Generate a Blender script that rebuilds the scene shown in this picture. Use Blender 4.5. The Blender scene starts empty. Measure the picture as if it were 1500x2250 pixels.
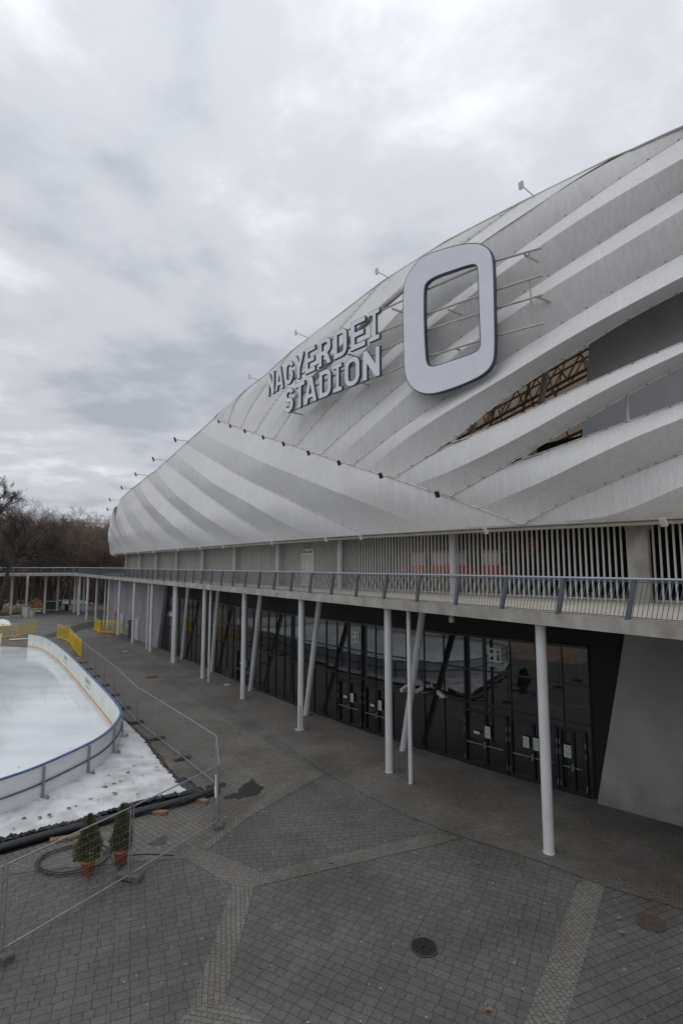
import bpy, math, random
from mathutils import Vector, Matrix
from mathutils.geometry import tessellate_polygon
R = math.radians
random.seed(7)
sc = bpy.context.scene
# ------------------------------------------------------------------ camera
F = 1140.0; HZ = 1243.0; EYE = 9.0
PITCH = math.atan((HZ-1125)/F)
cam = bpy.data.cameras.new('camera'); camo = bpy.data.objects.new('camera', cam)
sc.collection.objects.link(camo); sc.camera = camo
cam.sensor_fit = 'HORIZONTAL'; cam.sensor_width = 24; cam.lens = F/1500*24
cam.clip_start = .1; cam.clip_end = 3000
camo.location = (0, 0, EYE); camo.rotation_euler = (R(90)+PITCH, 0, 0)
# ------------------------------------------------------------------ world
world = bpy.data.worlds.new('World'); sc.world = world; world.use_nodes = True
def build_world():
    nt = world.node_tree; N = nt.nodes; L = nt.links; N.clear()
    out = N.new('ShaderNodeOutputWorld'); bg = N.new('ShaderNodeBackground')
    bg.inputs['Strength'].default_value = .1
    sky = N.new('ShaderNodeTexSky'); sky.sky_type = 'NISHITA'; sky.sun_disc = False
    sky.sun_elevation = R(68); sky.sun_rotation = R(240)
    tc = N.new('ShaderNodeTexCoord'); sep = N.new('ShaderNodeSeparateXYZ')
    L.new(tc.outputs['Generated'], sep.inputs[0])
    def m(op, a, b=None, c=None):
        n = N.new('ShaderNodeMath'); n.operation = op
        for i, v in enumerate((a, b, c)):
            if v is None: continue
            if isinstance(v, (int, float)): n.inputs[i].default_value = v
            else: L.new(v, n.inputs[i])
        return n.outputs[0]
    z = m('MAXIMUM', sep.outputs[2], 0.0); zz = m('ADD', z, .16)
    cx = m('DIVIDE', sep.outputs[0], zz); cy = m('DIVIDE', sep.outputs[1], zz)
    comb = N.new('ShaderNodeCombineXYZ'); L.new(cx, comb.inputs[0]); L.new(cy, comb.inputs[1])
    def noise(scale, detail, off, rough=.55, dist=0.0, sy=1.0):
        mp = N.new('ShaderNodeMapping'); mp.inputs['Location'].default_value = off
        mp.inputs['Scale'].default_value = (1, sy, 1)
        L.new(comb.outputs[0], mp.inputs[0])
        n = N.new('ShaderNodeTexNoise'); n.inputs['Scale'].default_value = scale
        n.inputs['Detail'].default_value = detail; n.inputs['Roughness'].default_value = rough
        n.inputs['Distortion'].default_value = dist
        L.new(mp.outputs[0], n.inputs['Vector']); return n.outputs['Fac']
    a = noise(.95, 6, (3.1, 1.7, 0), .5, .25, 1.0); b = noise(2.6, 7, (7.3, 2.2, 0), .58, .2, 1.1)
    f = m('ADD', m('MULTIPLY', a, .60), m('MULTIPLY', b, .40))
    rmp = N.new('ShaderNodeValToRGB'); L.new(f, rmp.inputs[0])
    cr = rmp.color_ramp; cr.interpolation = 'EASE'
    cr.elements[0].position = .37; cr.elements[0].color = (.41, .435, .495, 1)
    cr.elements[1].position = .63; cr.elements[1].color = (.83, .85, .875, 1)
    e = cr.elements.new(.50); e.color = (.575, .595, .64, 1)
    # brighter toward the zenith as a real overcast sky, greyer at the horizon
    up = m('MULTIPLY_ADD', m('MULTIPLY', z, z), .6, 1.04)
    sc_ = N.new('ShaderNodeVectorMath'); sc_.operation = 'SCALE'
    L.new(rmp.outputs[0], sc_.inputs[0]); L.new(m('MULTIPLY', up, 10.0), sc_.inputs['Scale'])
    mix = N.new('ShaderNodeMixRGB'); mix.inputs[0].default_value = .96
    L.new(sky.outputs[0], mix.inputs[1]); L.new(sc_.outputs[0], mix.inputs[2])
    L.new(mix.outputs[0], bg.inputs[0]); L.new(bg.outputs[0], out.inputs[0])
build_world()
sun = bpy.data.lights.new('sun', 'SUN'); sun.energy = .55; sun.angle = R(40); sun.color = (1, .97, .93)
suno = bpy.data.objects.new('sun', sun); sc.collection.objects.link(suno)
suno.rotation_euler = (R(22), 0, R(-60))
vs = sc.view_settings; vs.view_transform = 'Standard'; vs.look = 'None'; vs.gamma = 1; vs.exposure = -.05
try: sc.cycles.max_bounces = 6
except Exception: pass

# ------------------------------------------------------------------ pixel helpers (find where things stand)
CT, ST = math.cos(PITCH), math.sin(PITCH)
def ray(u, v):
    x = (u-750)/F; y = (1125-v)/F
    return Vector((x, CT-y*ST, ST+y*CT))
def G(u, v, z=0.0):
    d = ray(u, v); k = (z-EYE)/d.z
    return Vector((d.x*k, d.y*k, z))
def interp(x, tab):
    if x <= tab[0][0]: return tab[0][1]
    for (a, b), (c, d) in zip(tab, tab[1:]):
        if x <= c: return b+(d-b)*(x-a)/(c-a)
    return tab[-1][1]
NV = Vector((.8231, .5678)); TV = Vector((-.5678, .8231))
def W(n, t, z=0.0): return Vector((n*NV.x+t*TV.x, n*NV.y+t*TV.y, z))
def nf(t):                     # plan line of the ground floor facade
    r = 16.9-.02*(t-45)
    if t < 33: r += .0055*(33-t)**2
    if t > 78: r += (t-78)**2/90
    return r
def slope(t): return (nf(t+.1)-nf(t-.1))/.2
LEAN = [(10.75, 0), (13, .35), (16, .2), (18.5, -.3), (21, -1.0), (24, -2.0), (27, -3.2), (30, -4.6), (34, -6.6)]
def nm(t, z, d=0.0): return nf(t)-.5-interp(z, LEAN)-d
def hit(u, v, d=0.0):
    r = ray(u, v); k = 5.0; best = (1e9, 0)
    def fn(k):
        p = r*k; n = p.x*NV.x+p.y*NV.y; t = p.x*TV.x+p.y*TV.y
        return n-nm(t, EYE+p.z, d), t, EYE+p.z
    a = fn(k)[0]
    while k < 125:
        k2 = k+.5; b = fn(k2)[0]
        if b > 0:
            lo, hi = k, k2
            for _ in range(25):
                m_ = (lo+hi)/2
                if fn(m_)[0] > 0: hi = m_
                else: lo = m_
            f_ = fn(hi); return f_[1], f_[2]
        if k2 > 50 and abs(b) < best[0]: best = (abs(b), k2)
        k = k2
    f_ = fn(best[1]); return f_[1], f_[2]
def t_at(u, n):                # where the line of constant n is crossed at picture column u
    r = (u-750)/F*1.0
    return (NV.x*n-r*NV.y*n)/(r*TV.y-TV.x)

# ------------------------------------------------------------------ materials
def mat(name, col, rough=.6, metal=0.0, spec=.5, var=0.0, vscale=3.0, vcoord='Object', stretch=(1, 1, 1),
        bump=0.0, bscale=20.0, col2=None, ramp=(.35, .65), emit=None):
    m = bpy.data.materials.new(name); m.use_nodes = True
    nt = m.node_tree; N = nt.nodes; L = nt.links
    p = N['Principled BSDF']
    p.inputs['Base Color'].default_value = (*col, 1); p.inputs['Roughness'].default_value = rough
    p.inputs['Metallic'].default_value = metal; p.inputs['Specular IOR Level'].default_value = spec
    tc = N.new('ShaderNodeTexCoord'); mp = N.new('ShaderNodeMapping')
    mp.inputs['Scale'].default_value = stretch; L.new(tc.outputs[vcoord], mp.inputs[0])
    if col2 is None and var > 0: col2 = tuple(c*(1-var) for c in col)
    if col2 is not None:
        n = N.new('ShaderNodeTexNoise'); n.inputs['Scale'].default_value = vscale; n.inputs['Detail'].default_value = 6
        L.new(mp.outputs[0], n.inputs['Vector'])
        r = N.new('ShaderNodeValToRGB'); L.new(n.outputs['Fac'], r.inputs[0])
        r.color_ramp.elements[0].position = ramp[0]; r.color_ramp.elements[0].color = (*col2, 1)
        r.color_ramp.elements[1].position = ramp[1]; r.color_ramp.elements[1].color = (*col, 1)
        L.new(r.outputs[0], p.inputs['Base Color'])
    if bump > 0:
        n2 = N.new('ShaderNodeTexNoise'); n2.inputs['Scale'].default_value = bscale; n2.inputs['Detail'].default_value = 5
        L.new(mp.outputs[0], n2.inputs['Vector'])
        b = N.new('ShaderNodeBump'); b.inputs['Strength'].default_value = bump; b.inputs['Distance'].default_value = .02
        L.new(n2.outputs['Fac'], b.inputs['Height']); L.new(b.outputs[0], p.inputs['Normal'])
    if emit:
        p.inputs['Emission Color'].default_value = (*emit, 1); p.inputs['Emission Strength'].default_value = 1
    return m

def paver(name, c1, c2, mortar, w, h, rot, squash=1.0, sf=2, msize=.006, offset=.5, specks=True, wet=.35):
    m = bpy.data.materials.new(name); m.use_nodes = True
    nt = m.node_tree; N = nt.nodes; L = nt.links; p = N['Principled BSDF']
    tc = N.new('ShaderNodeTexCoord'); mp = N.new('ShaderNodeMapping')
    mp.inputs['Rotation'].default_value = (0, 0, R(rot)); L.new(tc.outputs['Object'], mp.inputs[0])
    # slight waviness so that the joints are not ruler straight
    wn = N.new('ShaderNodeTexNoise'); wn.inputs['Scale'].default_value = .8; wn.inputs['Detail'].default_value = 3
    L.new(tc.outputs['Object'], wn.inputs['Vector'])
    wv = N.new('ShaderNodeVectorMath'); wv.operation = 'MULTIPLY_ADD'
    wv.inputs[1].default_value = (.06, .06, 0); L.new(wn.outputs['Color'], wv.inputs[0]); L.new(mp.outputs[0], wv.inputs[2])
    br = N.new('ShaderNodeTexBrick'); L.new(wv.outputs[0], br.inputs['Vector'])
    br.offset = offset; br.squash = squash; br.squash_frequency = sf; br.offset_frequency = 3 if offset < .5 else 2
    br.inputs['Color1'].default_value = (*c1, 1); br.inputs['Color2'].default_value = (*c2, 1)
    br.inputs['Mortar'].default_value = (*mortar, 1); br.inputs['Scale'].default_value = 1
    br.inputs['Brick Width'].default_value = w; br.inputs['Row Height'].default_value = h
    br.inputs['Mortar Size'].default_value = msize; br.inputs['Mortar Smooth'].default_value = .1
    br.inputs['Bias'].default_value = 0
    n = N.new('ShaderNodeTexNoise'); n.inputs['Scale'].default_value = .35; n.inputs['Detail'].default_value = 7
    n.inputs['Roughness'].default_value = .6
    L.new(tc.outputs['Object'], n.inputs['Vector'])
    r = N.new('ShaderNodeValToRGB'); L.new(n.outputs['Fac'], r.inputs[0])
    r.color_ramp.elements[0].position = .36; r.color_ramp.elements[0].color = (.74, .72, .70, 1)
    r.color_ramp.elements[1].position = .62; r.color_ramp.elements[1].color = (1.06, 1.06, 1.08, 1)
    mu = N.new('ShaderNodeMixRGB'); mu.blend_type = 'MULTIPLY'; mu.inputs[0].default_value = 1
    L.new(br.outputs['Color'], mu.inputs[1]); L.new(r.outputs[0], mu.inputs[2])
    n3 = N.new('ShaderNodeTexNoise'); n3.inputs['Scale'].default_value = 14; n3.inputs['Detail'].default_value = 4
    L.new(tc.outputs['Object'], n3.inputs['Vector'])
    r3 = N.new('ShaderNodeValToRGB'); L.new(n3.outputs['Fac'], r3.inputs[0])
    r3.color_ramp.elements[0].position = .3; r3.color_ramp.elements[0].color = (.8, .8, .8, 1)
    r3.color_ramp.elements[1].position = .7; r3.color_ramp.elements[1].color = (1.15, 1.15, 1.15, 1)
    mu3 = N.new('ShaderNodeMixRGB'); mu3.blend_type = 'MULTIPLY'; mu3.inputs[0].default_value = 1
    L.new(mu.outputs[0], mu3.inputs[1]); L.new(r3.outputs[0], mu3.inputs[2])
    last = mu3.outputs[0]
    if specks:
        for scl, th_, colr in ((2.6, .055, (.33, .34, .34)), (1.9, .06, (.03, .028, .025))):
            v = N.new('ShaderNodeTexVoronoi'); v.inputs['Scale'].default_value = scl; v.inputs['Randomness'].default_value = 1
            mv = N.new('ShaderNodeMapping'); mv.inputs['Location'].default_value = (scl*3, scl, 0)
            L.new(tc.outputs['Object'], mv.inputs[0]); L.new(mv.outputs[0], v.inputs['Vector'])
            mm = N.new('ShaderNodeMath'); mm.operation = 'LESS_THAN'; mm.inputs[1].default_value = th_
            L.new(v.outputs['Distance'], mm.inputs[0])
            mx = N.new('ShaderNodeMixRGB'); L.new(mm.outputs[0], mx.inputs[0]); L.new(last, mx.inputs[1])
            mx.inputs[2].default_value = (*colr, 1); last = mx.outputs[0]
    L.new(last, p.inputs['Base Color'])
    rr_ = N.new('ShaderNodeMapRange'); rr_.inputs[1].default_value = .3; rr_.inputs[2].default_value = .7
    rr_.inputs[3].default_value = .9-wet; rr_.inputs[4].default_value = .9
    L.new(n.outputs['Fac'], rr_.inputs[0]); L.new(rr_.outputs[0], p.inputs['Roughness'])
    p.inputs['Specular IOR Level'].default_value = .35
    b = N.new('ShaderNodeBump'); b.inputs['Strength'].default_value = .35; b.inputs['Distance'].default_value = .006; b.invert = True
    L.new(br.outputs['Fac'], b.inputs['Height']); L.new(b.outputs[0], p.inputs['Normal'])
    return m

M = {}
DK = (.106, .102, .095)
M['pav_a'] = paver('dark_pavers', DK, (.128, .124, .116), (.020, .016, .012), .37, .23, 28, .58, 3, .0065, .37)
M['pav_b'] = paver('dark_pavers_turned', (.103, .099, .093), (.124, .120, .113), (.020, .016, .012), .37, .23, -22, .58, 3, .0065, .37)
M['pav_c'] = paver('dark_pavers_north', (.104, .100, .094), (.120, .116, .110), (.024, .02, .016), .36, .23, -8, .7, 3, .0065)
M['pav_band'] = paver('light_pavers', (.190, .181, .160), (.156, .148, .132), (.04, .034, .028), .24, .12, 78, .5, 2, .007, specks=False)
M['pav_band2'] = paver('light_pavers_turned', (.182, .173, .153), (.150, .142, .126), (.04, .034, .028), .24, .12, 12, .5, 2, .007, specks=False)
M['pav_rink'] = paver('brown_pavers', (.165, .155, .135), (.132, .124, .108), (.035, .028, .022), .28, .19, 40, .7, 2, .009)
M['pav_shel'] = paver('sheltered_pavers', (.150, .140, .124), (.118, .110, .098), (.045, .040, .034), .20, .10, 34.6, 1, 2, .006)
M['asphalt'] = mat('grey_paving', (.15, .148, .142), .85, col2=(.10, .098, .095), vscale=.5, bump=.3, bscale=40)
M['ground'] = mat('leaf_litter', (.15, .105, .075), .95, col2=(.075, .055, .04), vscale=.5, bump=.8, bscale=6)
M['sand'] = mat('sandy_earth', (.34, .26, .19), .95, col2=(.20, .15, .11), vscale=.8, bump=.8, bscale=5)
M['grass'] = mat('winter_grass', (.10, .105, .045), .95, col2=(.055, .062, .026), vscale=1.5, bump=1, bscale=15)
M['snow'] = mat('snow', (.82, .83, .84), .7, col2=(.6, .6, .6), vscale=2, bump=.8, bscale=4)
M['pad'] = mat('icy_liner', (.68, .69, .71), .38, col2=(.40, .40, .40), vscale=1.3, bump=.7, bscale=5, ramp=(.3, .6))
M['wetstain'] = mat('wet_stain', (.03, .028, .025), .3, bump=.1)
M['white'] = mat('white_paint', (.62, .63, .63), .42, var=.16, vscale=1.2, stretch=(1, 1, .4))
M['whitebar'] = mat('white_bars', (.76, .75, .71), .5, var=.1, vscale=1)
M['frame'] = mat('cream_steel', (.50, .48, .43), .5, var=.15, vscale=2)
M['conc'] = mat('raw_concrete', (.43, .41, .375), .85, col2=(.27, .25, .22), vscale=1.6, stretch=(1, 1, .55), bump=.5, bscale=12)
M['concdeck'] = mat('deck_screed', (.50, .455, .39), .85, col2=(.41, .375, .32), vscale=1.1, bump=.3, bscale=20)
M['galv'] = mat('galvanised_steel', (.15, .175, .20), .45, .6, var=.2, vscale=6)
M['galv2'] = mat('fence_steel', (.34, .355, .37), .5, .5, var=.2, vscale=6)
M['railtop'] = mat('handrail_steel', (.33, .37, .42), .38, .55, var=.12, vscale=5)
M['rub'] = mat('fence_foot_plastic', (.125, .12, .115), .9, var=.4, vscale=8, bump=.5, bscale=30)
M['lilac'] = mat('lilac_render', (.270, .258, .285), .9, col2=(.225, .216, .237), vscale=.9, bump=.35, bscale=60)
def dirty_wall(m):
    nt = m.node_tree; N = nt.nodes; L = nt.links; p = N['Principled BSDF']; src = p.inputs['Base Color'].links[0].from_socket
    tc = N.new('ShaderNodeTexCoord'); sp = N.new('ShaderNodeSeparateXYZ'); L.new(tc.outputs['Object'], sp.inputs[0])
    n = N.new('ShaderNodeTexNoise'); n.inputs['Scale'].default_value = 1.6; n.inputs['Detail'].default_value = 7; L.new(tc.outputs['Object'], n.inputs['Vector'])
    a = N.new('ShaderNodeMath'); a.operation = 'MULTIPLY_ADD'; a.inputs[1].default_value = -2.4; L.new(n.outputs['Fac'], a.inputs[0]); L.new(sp.outputs[2], a.inputs[2])
    r = N.new('ShaderNodeMapRange'); r.inputs[1].default_value = -1.15; r.inputs[2].default_value = -.2; r.inputs[3].default_value = .68; r.inputs[4].default_value = 1; L.new(a.outputs[0], r.inputs[0])
    x = N.new('ShaderNodeMixRGB'); x.blend_type = 'MULTIPLY'; x.inputs[0].default_value = 1; L.new(src, x.inputs[1]); L.new(r.outputs[0], x.inputs[2]); L.new(x.outputs[0], p.inputs['Base Color']); return m
M['render'] = dirty_wall(mat('grey_render', (.33, .315, .312), .92, col2=(.27, .258, .252), vscale=.7, bump=.5, bscale=70))
M['black'] = mat('black_lining', (.010, .010, .011), .8)
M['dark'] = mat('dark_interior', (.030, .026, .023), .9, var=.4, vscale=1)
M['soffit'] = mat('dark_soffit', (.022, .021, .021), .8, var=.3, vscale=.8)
M['mull'] = mat('black_frame', (.012, .014, .017), .4)
M['steel'] = mat('brushed_steel', (.30, .30, .31), .4, .8)
M['letter'] = mat('letter_face', (.77, .79, .86), .35, var=.06, vscale=1)
M['letterside'] = mat('letter_side', (.035, .048, .058), .4, var=.3, vscale=3)
M['brown'] = mat('truss_paint', (.34, .215, .14), .6, var=.35, vscale=3)
M['tan'] = mat('roof_sheeting', (.42, .35, .27), .8, var=.2, vscale=2)
M['panelgrey'] = mat('screen_grey', (.56, .56, .58), .85, var=.08, vscale=1.5, bump=.2, bscale=80)
M['board'] = mat('board_plastic', (.82, .84, .84), .35, var=.10, vscale=.8, stretch=(1, 1, 3))
M['boardback'] = mat('board_back', (.74, .77, .72), .3, var=.18, vscale=1.0)
M['blue'] = mat('blue_cap', (.045, .11, .27), .4, var=.2)
M['orange'] = mat('orange_strip', (.72, .30, .07), .5, var=.2)
M['yellow'] = mat('yellow_paint', (.85, .58, .03), .5, var=.2, vscale=4)
M['rubber'] = mat('black_pipe', (.014, .014, .016), .35, var=.3, vscale=4, bump=.3, bscale=10)
M['liner'] = mat('black_sheeting', (.018, .018, .020), .42, bump=1, bscale=8)
M['wood'] = mat('old_wood', (.26, .17, .10), .85, var=.4, vscale=6)
M['terra'] = mat('terracotta', (.50, .165, .085), .7, var=.2, vscale=5)
M['leafg'] = mat('conifer_green', (.115, .155, .050), .8, col2=(.060, .085, .032), vscale=9)
M['leafb'] = mat('conifer_tip', (.25, .19, .07), .8, var=.4, vscale=9)
M['bark'] = mat('bark', (.12, .09, .07), .95, col2=(.06, .046, .038), vscale=3)
M['barkd'] = mat('dark_bark', (.066, .055, .048), .95, var=.4, vscale=3)
M['twig'] = mat('twigs', (.225, .172, .135), .95, col2=(.13, .10, .08), vscale=.3)
M['leaf'] = mat('dead_leaf', (.30, .14, .065), .8, var=.4, vscale=30)
M['iron'] = mat('cast_iron', (.035, .033, .030), .6, .3, var=.3, vscale=15)
M['rust'] = mat('rusty_iron', (.10, .075, .055), .8, var=.4, vscale=15)
M['cabinet'] = mat('grey_cabinet', (.42, .42, .40), .6, var=.1)
M['brick'] = mat('brick_rubble', (.30, .13, .08), .9, col2=(.16, .08, .055), vscale=2.5, bump=1, bscale=8)
M['skip'] = mat('dark_green_skip', (.030, .048, .042), .6, var=.3)
M['red'] = mat('red_sign', (.85, .04, .05), .5, var=.2)
M['paper'] = mat('paper', (.42, .47, .44), .6)
M['green'] = mat('green_print', (.08, .20, .14), .6)
M['greyprint'] = mat('grey_print', (.42, .44, .45), .6)
M['hall'] = mat('frosted_film', (.40, .47, .44), .6)
M['beige'] = mat('beige_counter', (.85, .80, .68), .7, var=.15)
M['ochre'] = mat('ochre_panel', (.26, .19, .05), .7, var=.3)
M['cloth'] = mat('dark_cloth', (.02, .02, .025), .9)
M['skin'] = mat('skin', (.45, .28, .2), .6)
M['clip'] = mat('seam_clips', (.26, .26, .26), .5)
M['cctv'] = mat('camera_housing', (.60, .58, .52), .4)

def glass_mat():
    m = mat('dark_glass', (.006, .007, .008), .015, spec=.5)
    p = m.node_tree.nodes['Principled BSDF']; p.inputs['IOR'].default_value = 2.1
    nt = m.node_tree; n = nt.nodes.new('ShaderNodeTexNoise'); n.inputs['Scale'].default_value = .45
    tc = nt.nodes.new('ShaderNodeTexCoord'); nt.links.new(tc.outputs['Object'], n.inputs['Vector'])
    b = nt.nodes.new('ShaderNodeBump'); b.inputs['Strength'].default_value = .25; b.inputs['Distance'].default_value = .012
    nt.links.new(n.outputs['Fac'], b.inputs['Height']); nt.links.new(b.outputs[0], p.inputs['Normal'])
    return m
M['glass'] = glass_mat()

def ice_mat():
    m = mat('rink_ice', (.71, .745, .765), .3, col2=(.58, .625, .655), vscale=.25, stretch=(1, 2.2, 1), ramp=(.3, .6), bump=.03, bscale=2)
    nt = m.node_tree; p = nt.nodes['Principled BSDF']
    n = nt.nodes.new('ShaderNodeTexNoise'); n.inputs['Scale'].default_value = .13; n.inputs['Detail'].default_value = 3
    tc = nt.nodes.new('ShaderNodeTexCoord'); nt.links.new(tc.outputs['Object'], n.inputs['Vector'])
    r = nt.nodes.new('ShaderNodeMapRange'); r.inputs[1].default_value = .42; r.inputs[2].default_value = .58
    r.inputs[3].default_value = .02; r.inputs[4].default_value = .14
    nt.links.new(n.outputs['Fac'], r.inputs[0]); nt.links.new(r.outputs[0], p.inputs['Roughness'])
    return m
M['ice'] = ice_mat()

def membrane_mat():
    m = bpy.data.materials.new('white_membrane'); m.use_nodes = True
    nt = m.node_tree; N = nt.nodes; L = nt.links; p = N['Principled BSDF']
    p.inputs['Roughness'].default_value = .55; p.inputs['Specular IOR Level'].default_value = .3
    tc = N.new('ShaderNodeTexCoord')
    def nz(scale, st, det=6, rough=.6):
        mp = N.new('ShaderNodeMapping'); mp.inputs['Scale'].default_value = st; L.new(tc.outputs['Object'], mp.inputs[0])
        n = N.new('ShaderNodeTexNoise'); n.inputs['Scale'].default_value = scale; n.inputs['Detail'].default_value = det
        n.inputs['Roughness'].default_value = rough
        L.new(mp.outputs[0], n.inputs['Vector']); return n.outputs['Fac']
    def rp(fac, a, b, c0, c1):
        r = N.new('ShaderNodeValToRGB'); L.new(fac, r.inputs[0])
        r.color_ramp.elements[0].position = a; r.color_ramp.elements[0].color = (*c0, 1)
        r.color_ramp.elements[1].position = b; r.color_ramp.elements[1].color = (*c1, 1); return r.outputs[0]
    def mul(a, b):
        x = N.new('ShaderNodeMixRGB'); x.blend_type = 'MULTIPLY'; x.inputs[0].default_value = 1
        L.new(a, x.inputs[1]); L.new(b, x.inputs[2]); return x.outputs[0]
    streak = rp(nz(7.0, (1, 1, .035), 5), .36, .62, (.92, .915, .90), (1, 1, 1))
    fine = rp(nz(22.0, (1, 1, .02), 3), .35, .65, (.89, .89, .885), (1, 1, 1))
    broad = rp(nz(.3, (1, 1, .5), 3), .35, .62, (.95, .94, .925), (1, 1, 1))
    # welded cloth joints: thin paler lines every few metres, leaning with the cut of the cloth
    dt = N.new('ShaderNodeVectorMath'); dt.operation = 'DOT_PRODUCT'; dt.inputs[1].default_value = (-.5678*.36, .8231*.36, -.13)
    L.new(tc.outputs['Object'], dt.inputs[0])
    fr = N.new('ShaderNodeMath'); fr.operation = 'FRACT'; L.new(dt.outputs['Value'], fr.inputs[0])
    lt = N.new('ShaderNodeMath'); lt.operation = 'LESS_THAN'; lt.inputs[1].default_value = .018; L.new(fr.outputs[0], lt.inputs[0])
    weld = rp(lt.outputs[0], 0, 1, (.93, .93, .93), (1, 1, 1))
    base = N.new('ShaderNodeRGB'); base.outputs[0].default_value = (.74, .742, .75, 1)
    c = mul(mul(mul(mul(base.outputs[0], streak), fine), broad), weld)
    L.new(c, p.inputs['Base Color'])
    b = N.new('ShaderNodeBump'); b.inputs['Strength'].default_value = .15; b.inputs['Distance'].default_value = .04
    L.new(nz(1.5, (1, 1, .35), 4), b.inputs['Height']); L.new(b.outputs[0], p.inputs['Normal'])
    return m
M['memb'] = membrane_mat()
def sheet_mat():
    m = mat('translucent_roof_sheet', (.40, .33, .255), .8, var=.25, vscale=.6)
    nt = m.node_tree; p = nt.nodes['Principled BSDF']; tr = nt.nodes.new('ShaderNodeBsdfTranslucent'); tr.inputs[0].default_value = (.40, .32, .235, 1)
    mx = nt.nodes.new('ShaderNodeMixShader'); mx.inputs[0].default_value = .5
    nt.links.new(p.outputs[0], mx.inputs[1]); nt.links.new(tr.outputs[0], mx.inputs[2]); nt.links.new(mx.outputs[0], nt.nodes['Material Output'].inputs[0]); return m
M['tansheet'] = sheet_mat()

# ------------------------------------------------------------------ mesh helpers
COL = sc.collection
class MB:
    def __init__(s): s.v = []; s.f = []; s.mi = []; s.sm = []; s.m = 0
    def add(s, vs_, fs, smooth=False):
        o = len(s.v); s.v += [tuple(x) for x in vs_]
        for f in fs: s.f.append([i+o for i in f]); s.mi.append(s.m); s.sm.append(smooth)
    def obox(s, c, ax, ay, az):       # centre + three half axes
        c = Vector(c); vs_ = []
        for k in (-1, 1):
            for a, b in ((-1, -1), (1, -1), (1, 1), (-1, 1)): vs_.append(c+ax*a+ay*b+az*k)
        s.add(vs_, [(3, 2, 1, 0), (4, 5, 6, 7), (0, 1, 5, 4), (1, 2, 6, 5), (2, 3, 7, 6), (3, 0, 4, 7)])
    def box(s, x0, y0, z0, x1, y1, z1):
        s.obox(((x0+x1)/2, (y0+y1)/2, (z0+z1)/2), Vector(((x1-x0)/2, 0, 0)), Vector((0, (y1-y0)/2, 0)), Vector((0, 0, (z1-z0)/2)))
    def rbox(s, c, L_, W_, H_, ang):   # base centre
        c = Vector(c); s.obox(c+Vector((0, 0, H_/2)), Vector((math.cos(ang), math.sin(ang), 0))*L_/2, Vector((-math.sin(ang), math.cos(ang), 0))*W_/2, Vector((0, 0, H_/2)))
    def tube(s, pts, r, n=8, caps=True):
        pts = [Vector(p) for p in pts]; rs = r if isinstance(r, (list, tuple)) else [r]*len(pts)
        rings = []; up = None
        for i, p in enumerate(pts):
            d = (pts[min(i+1, len(pts)-1)]-pts[max(i-1, 0)]).normalized()
            if up is None: up = Vector((0, 0, 1)) if abs(d.z) < .9 else Vector((1, 0, 0))
            a = d.cross(up)
            if a.length < 1e-4: a = d.cross(Vector((1, .3, 0)))
            a.normalize(); b = a.cross(d).normalized(); up = b
            rings.append([p+(a*math.cos(2*math.pi*k/n)+b*math.sin(2*math.pi*k/n))*rs[i] for k in range(n)])
        vs_ = [q for rg in rings for q in rg]; fs = []
        for i in range(len(pts)-1):
            for k in range(n): fs.append((i*n+k, i*n+(k+1) % n, (i+1)*n+(k+1) % n, (i+1)*n+k))
        s.add(vs_, fs, n > 4)
        if caps: s.add(rings[0], [tuple(range(n))]); s.add(rings[-1], [tuple(reversed(range(n)))])
    def poly(s, pts): s.add(pts, [tuple(range(len(pts)))])
    def flat(s, pts2, z, thick=0.0):   # tessellated ground polygon
        P = [Vector((p[0], p[1], z)) for p in pts2]
        tr = tessellate_polygon([P])
        fs = []
        for t in tr:
            a, b, c = [P[i] for i in t]
            fs.append(t if (b-a).cross(c-a).z > 0 else (t[0], t[2], t[1]))
        s.add(P, fs)
        if thick:
            n = len(P); Q = [p-Vector((0, 0, thick)) for p in P]
            s.add(P+Q, [(i, (i+1) % n, n+(i+1) % n, n+i) for i in range(n)])
            s.add(Q, [tuple(reversed(f)) for f in fs])
    def plate(s, loops, o, ax, ay, d, fm=None, sidem=None):  # loops[0] outer, rest holes; extruded by vector d
        P = [[Vector(o)+ax*x+ay*y for x, y in lp] for lp in loops]
        flatp = [q for lp in P for q in lp]; tr = tessellate_polygon(P)
        if fm is not None: s.m = fm
        s.add(flatp, tr); 
        if sidem is not None: s.m = sidem
        s.add([q+d for q in flatp], [tuple(reversed(t)) for t in tr])
        for lp in P:
            n = len(lp); s.add(lp+[q+d for q in lp], [(i, (i+1) % n, n+(i+1) % n, n+i) for i in range(n)])
    def lathe(s, c, prof, n=24, smooth=True):
        c = Vector(c); vs_ = []; fs = []
        for r, z in prof:
            for k in range(n): a = 2*math.pi*k/n; vs_.append(c+Vector((r*math.cos(a), r*math.sin(a), z)))
        for i in range(len(prof)-1):
            for k in range(n): fs.append((i*n+k, i*n+(k+1) % n, (i+1)*n+(k+1) % n, (i+1)*n+k))
        s.add(vs_, fs, smooth)
    def build(s, name, mats, parent=None):
        me = bpy.data.meshes.new(name); me.from_pydata(s.v, [], s.f)
        if not isinstance(mats, (list, tuple)): mats = [mats]
        for m_ in mats: me.materials.append(M[m_] if isinstance(m_, str) else m_)
        me.polygons.foreach_set('material_index', s.mi); me.polygons.foreach_set('use_smooth', s.sm)
        me.update(); o = bpy.data.objects.new(name, me); COL.objects.link(o)
        if parent is not None:
            o.parent = parent; o.matrix_parent_inverse = parent_matrix(parent).inverted()
        return o
def parent_matrix(p):
    m_ = Matrix.LocRotScale(p.location, p.rotation_euler, p.scale)
    if p.parent: m_ = parent_matrix(p.parent) @ p.matrix_parent_inverse @ m_
    return m_
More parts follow.
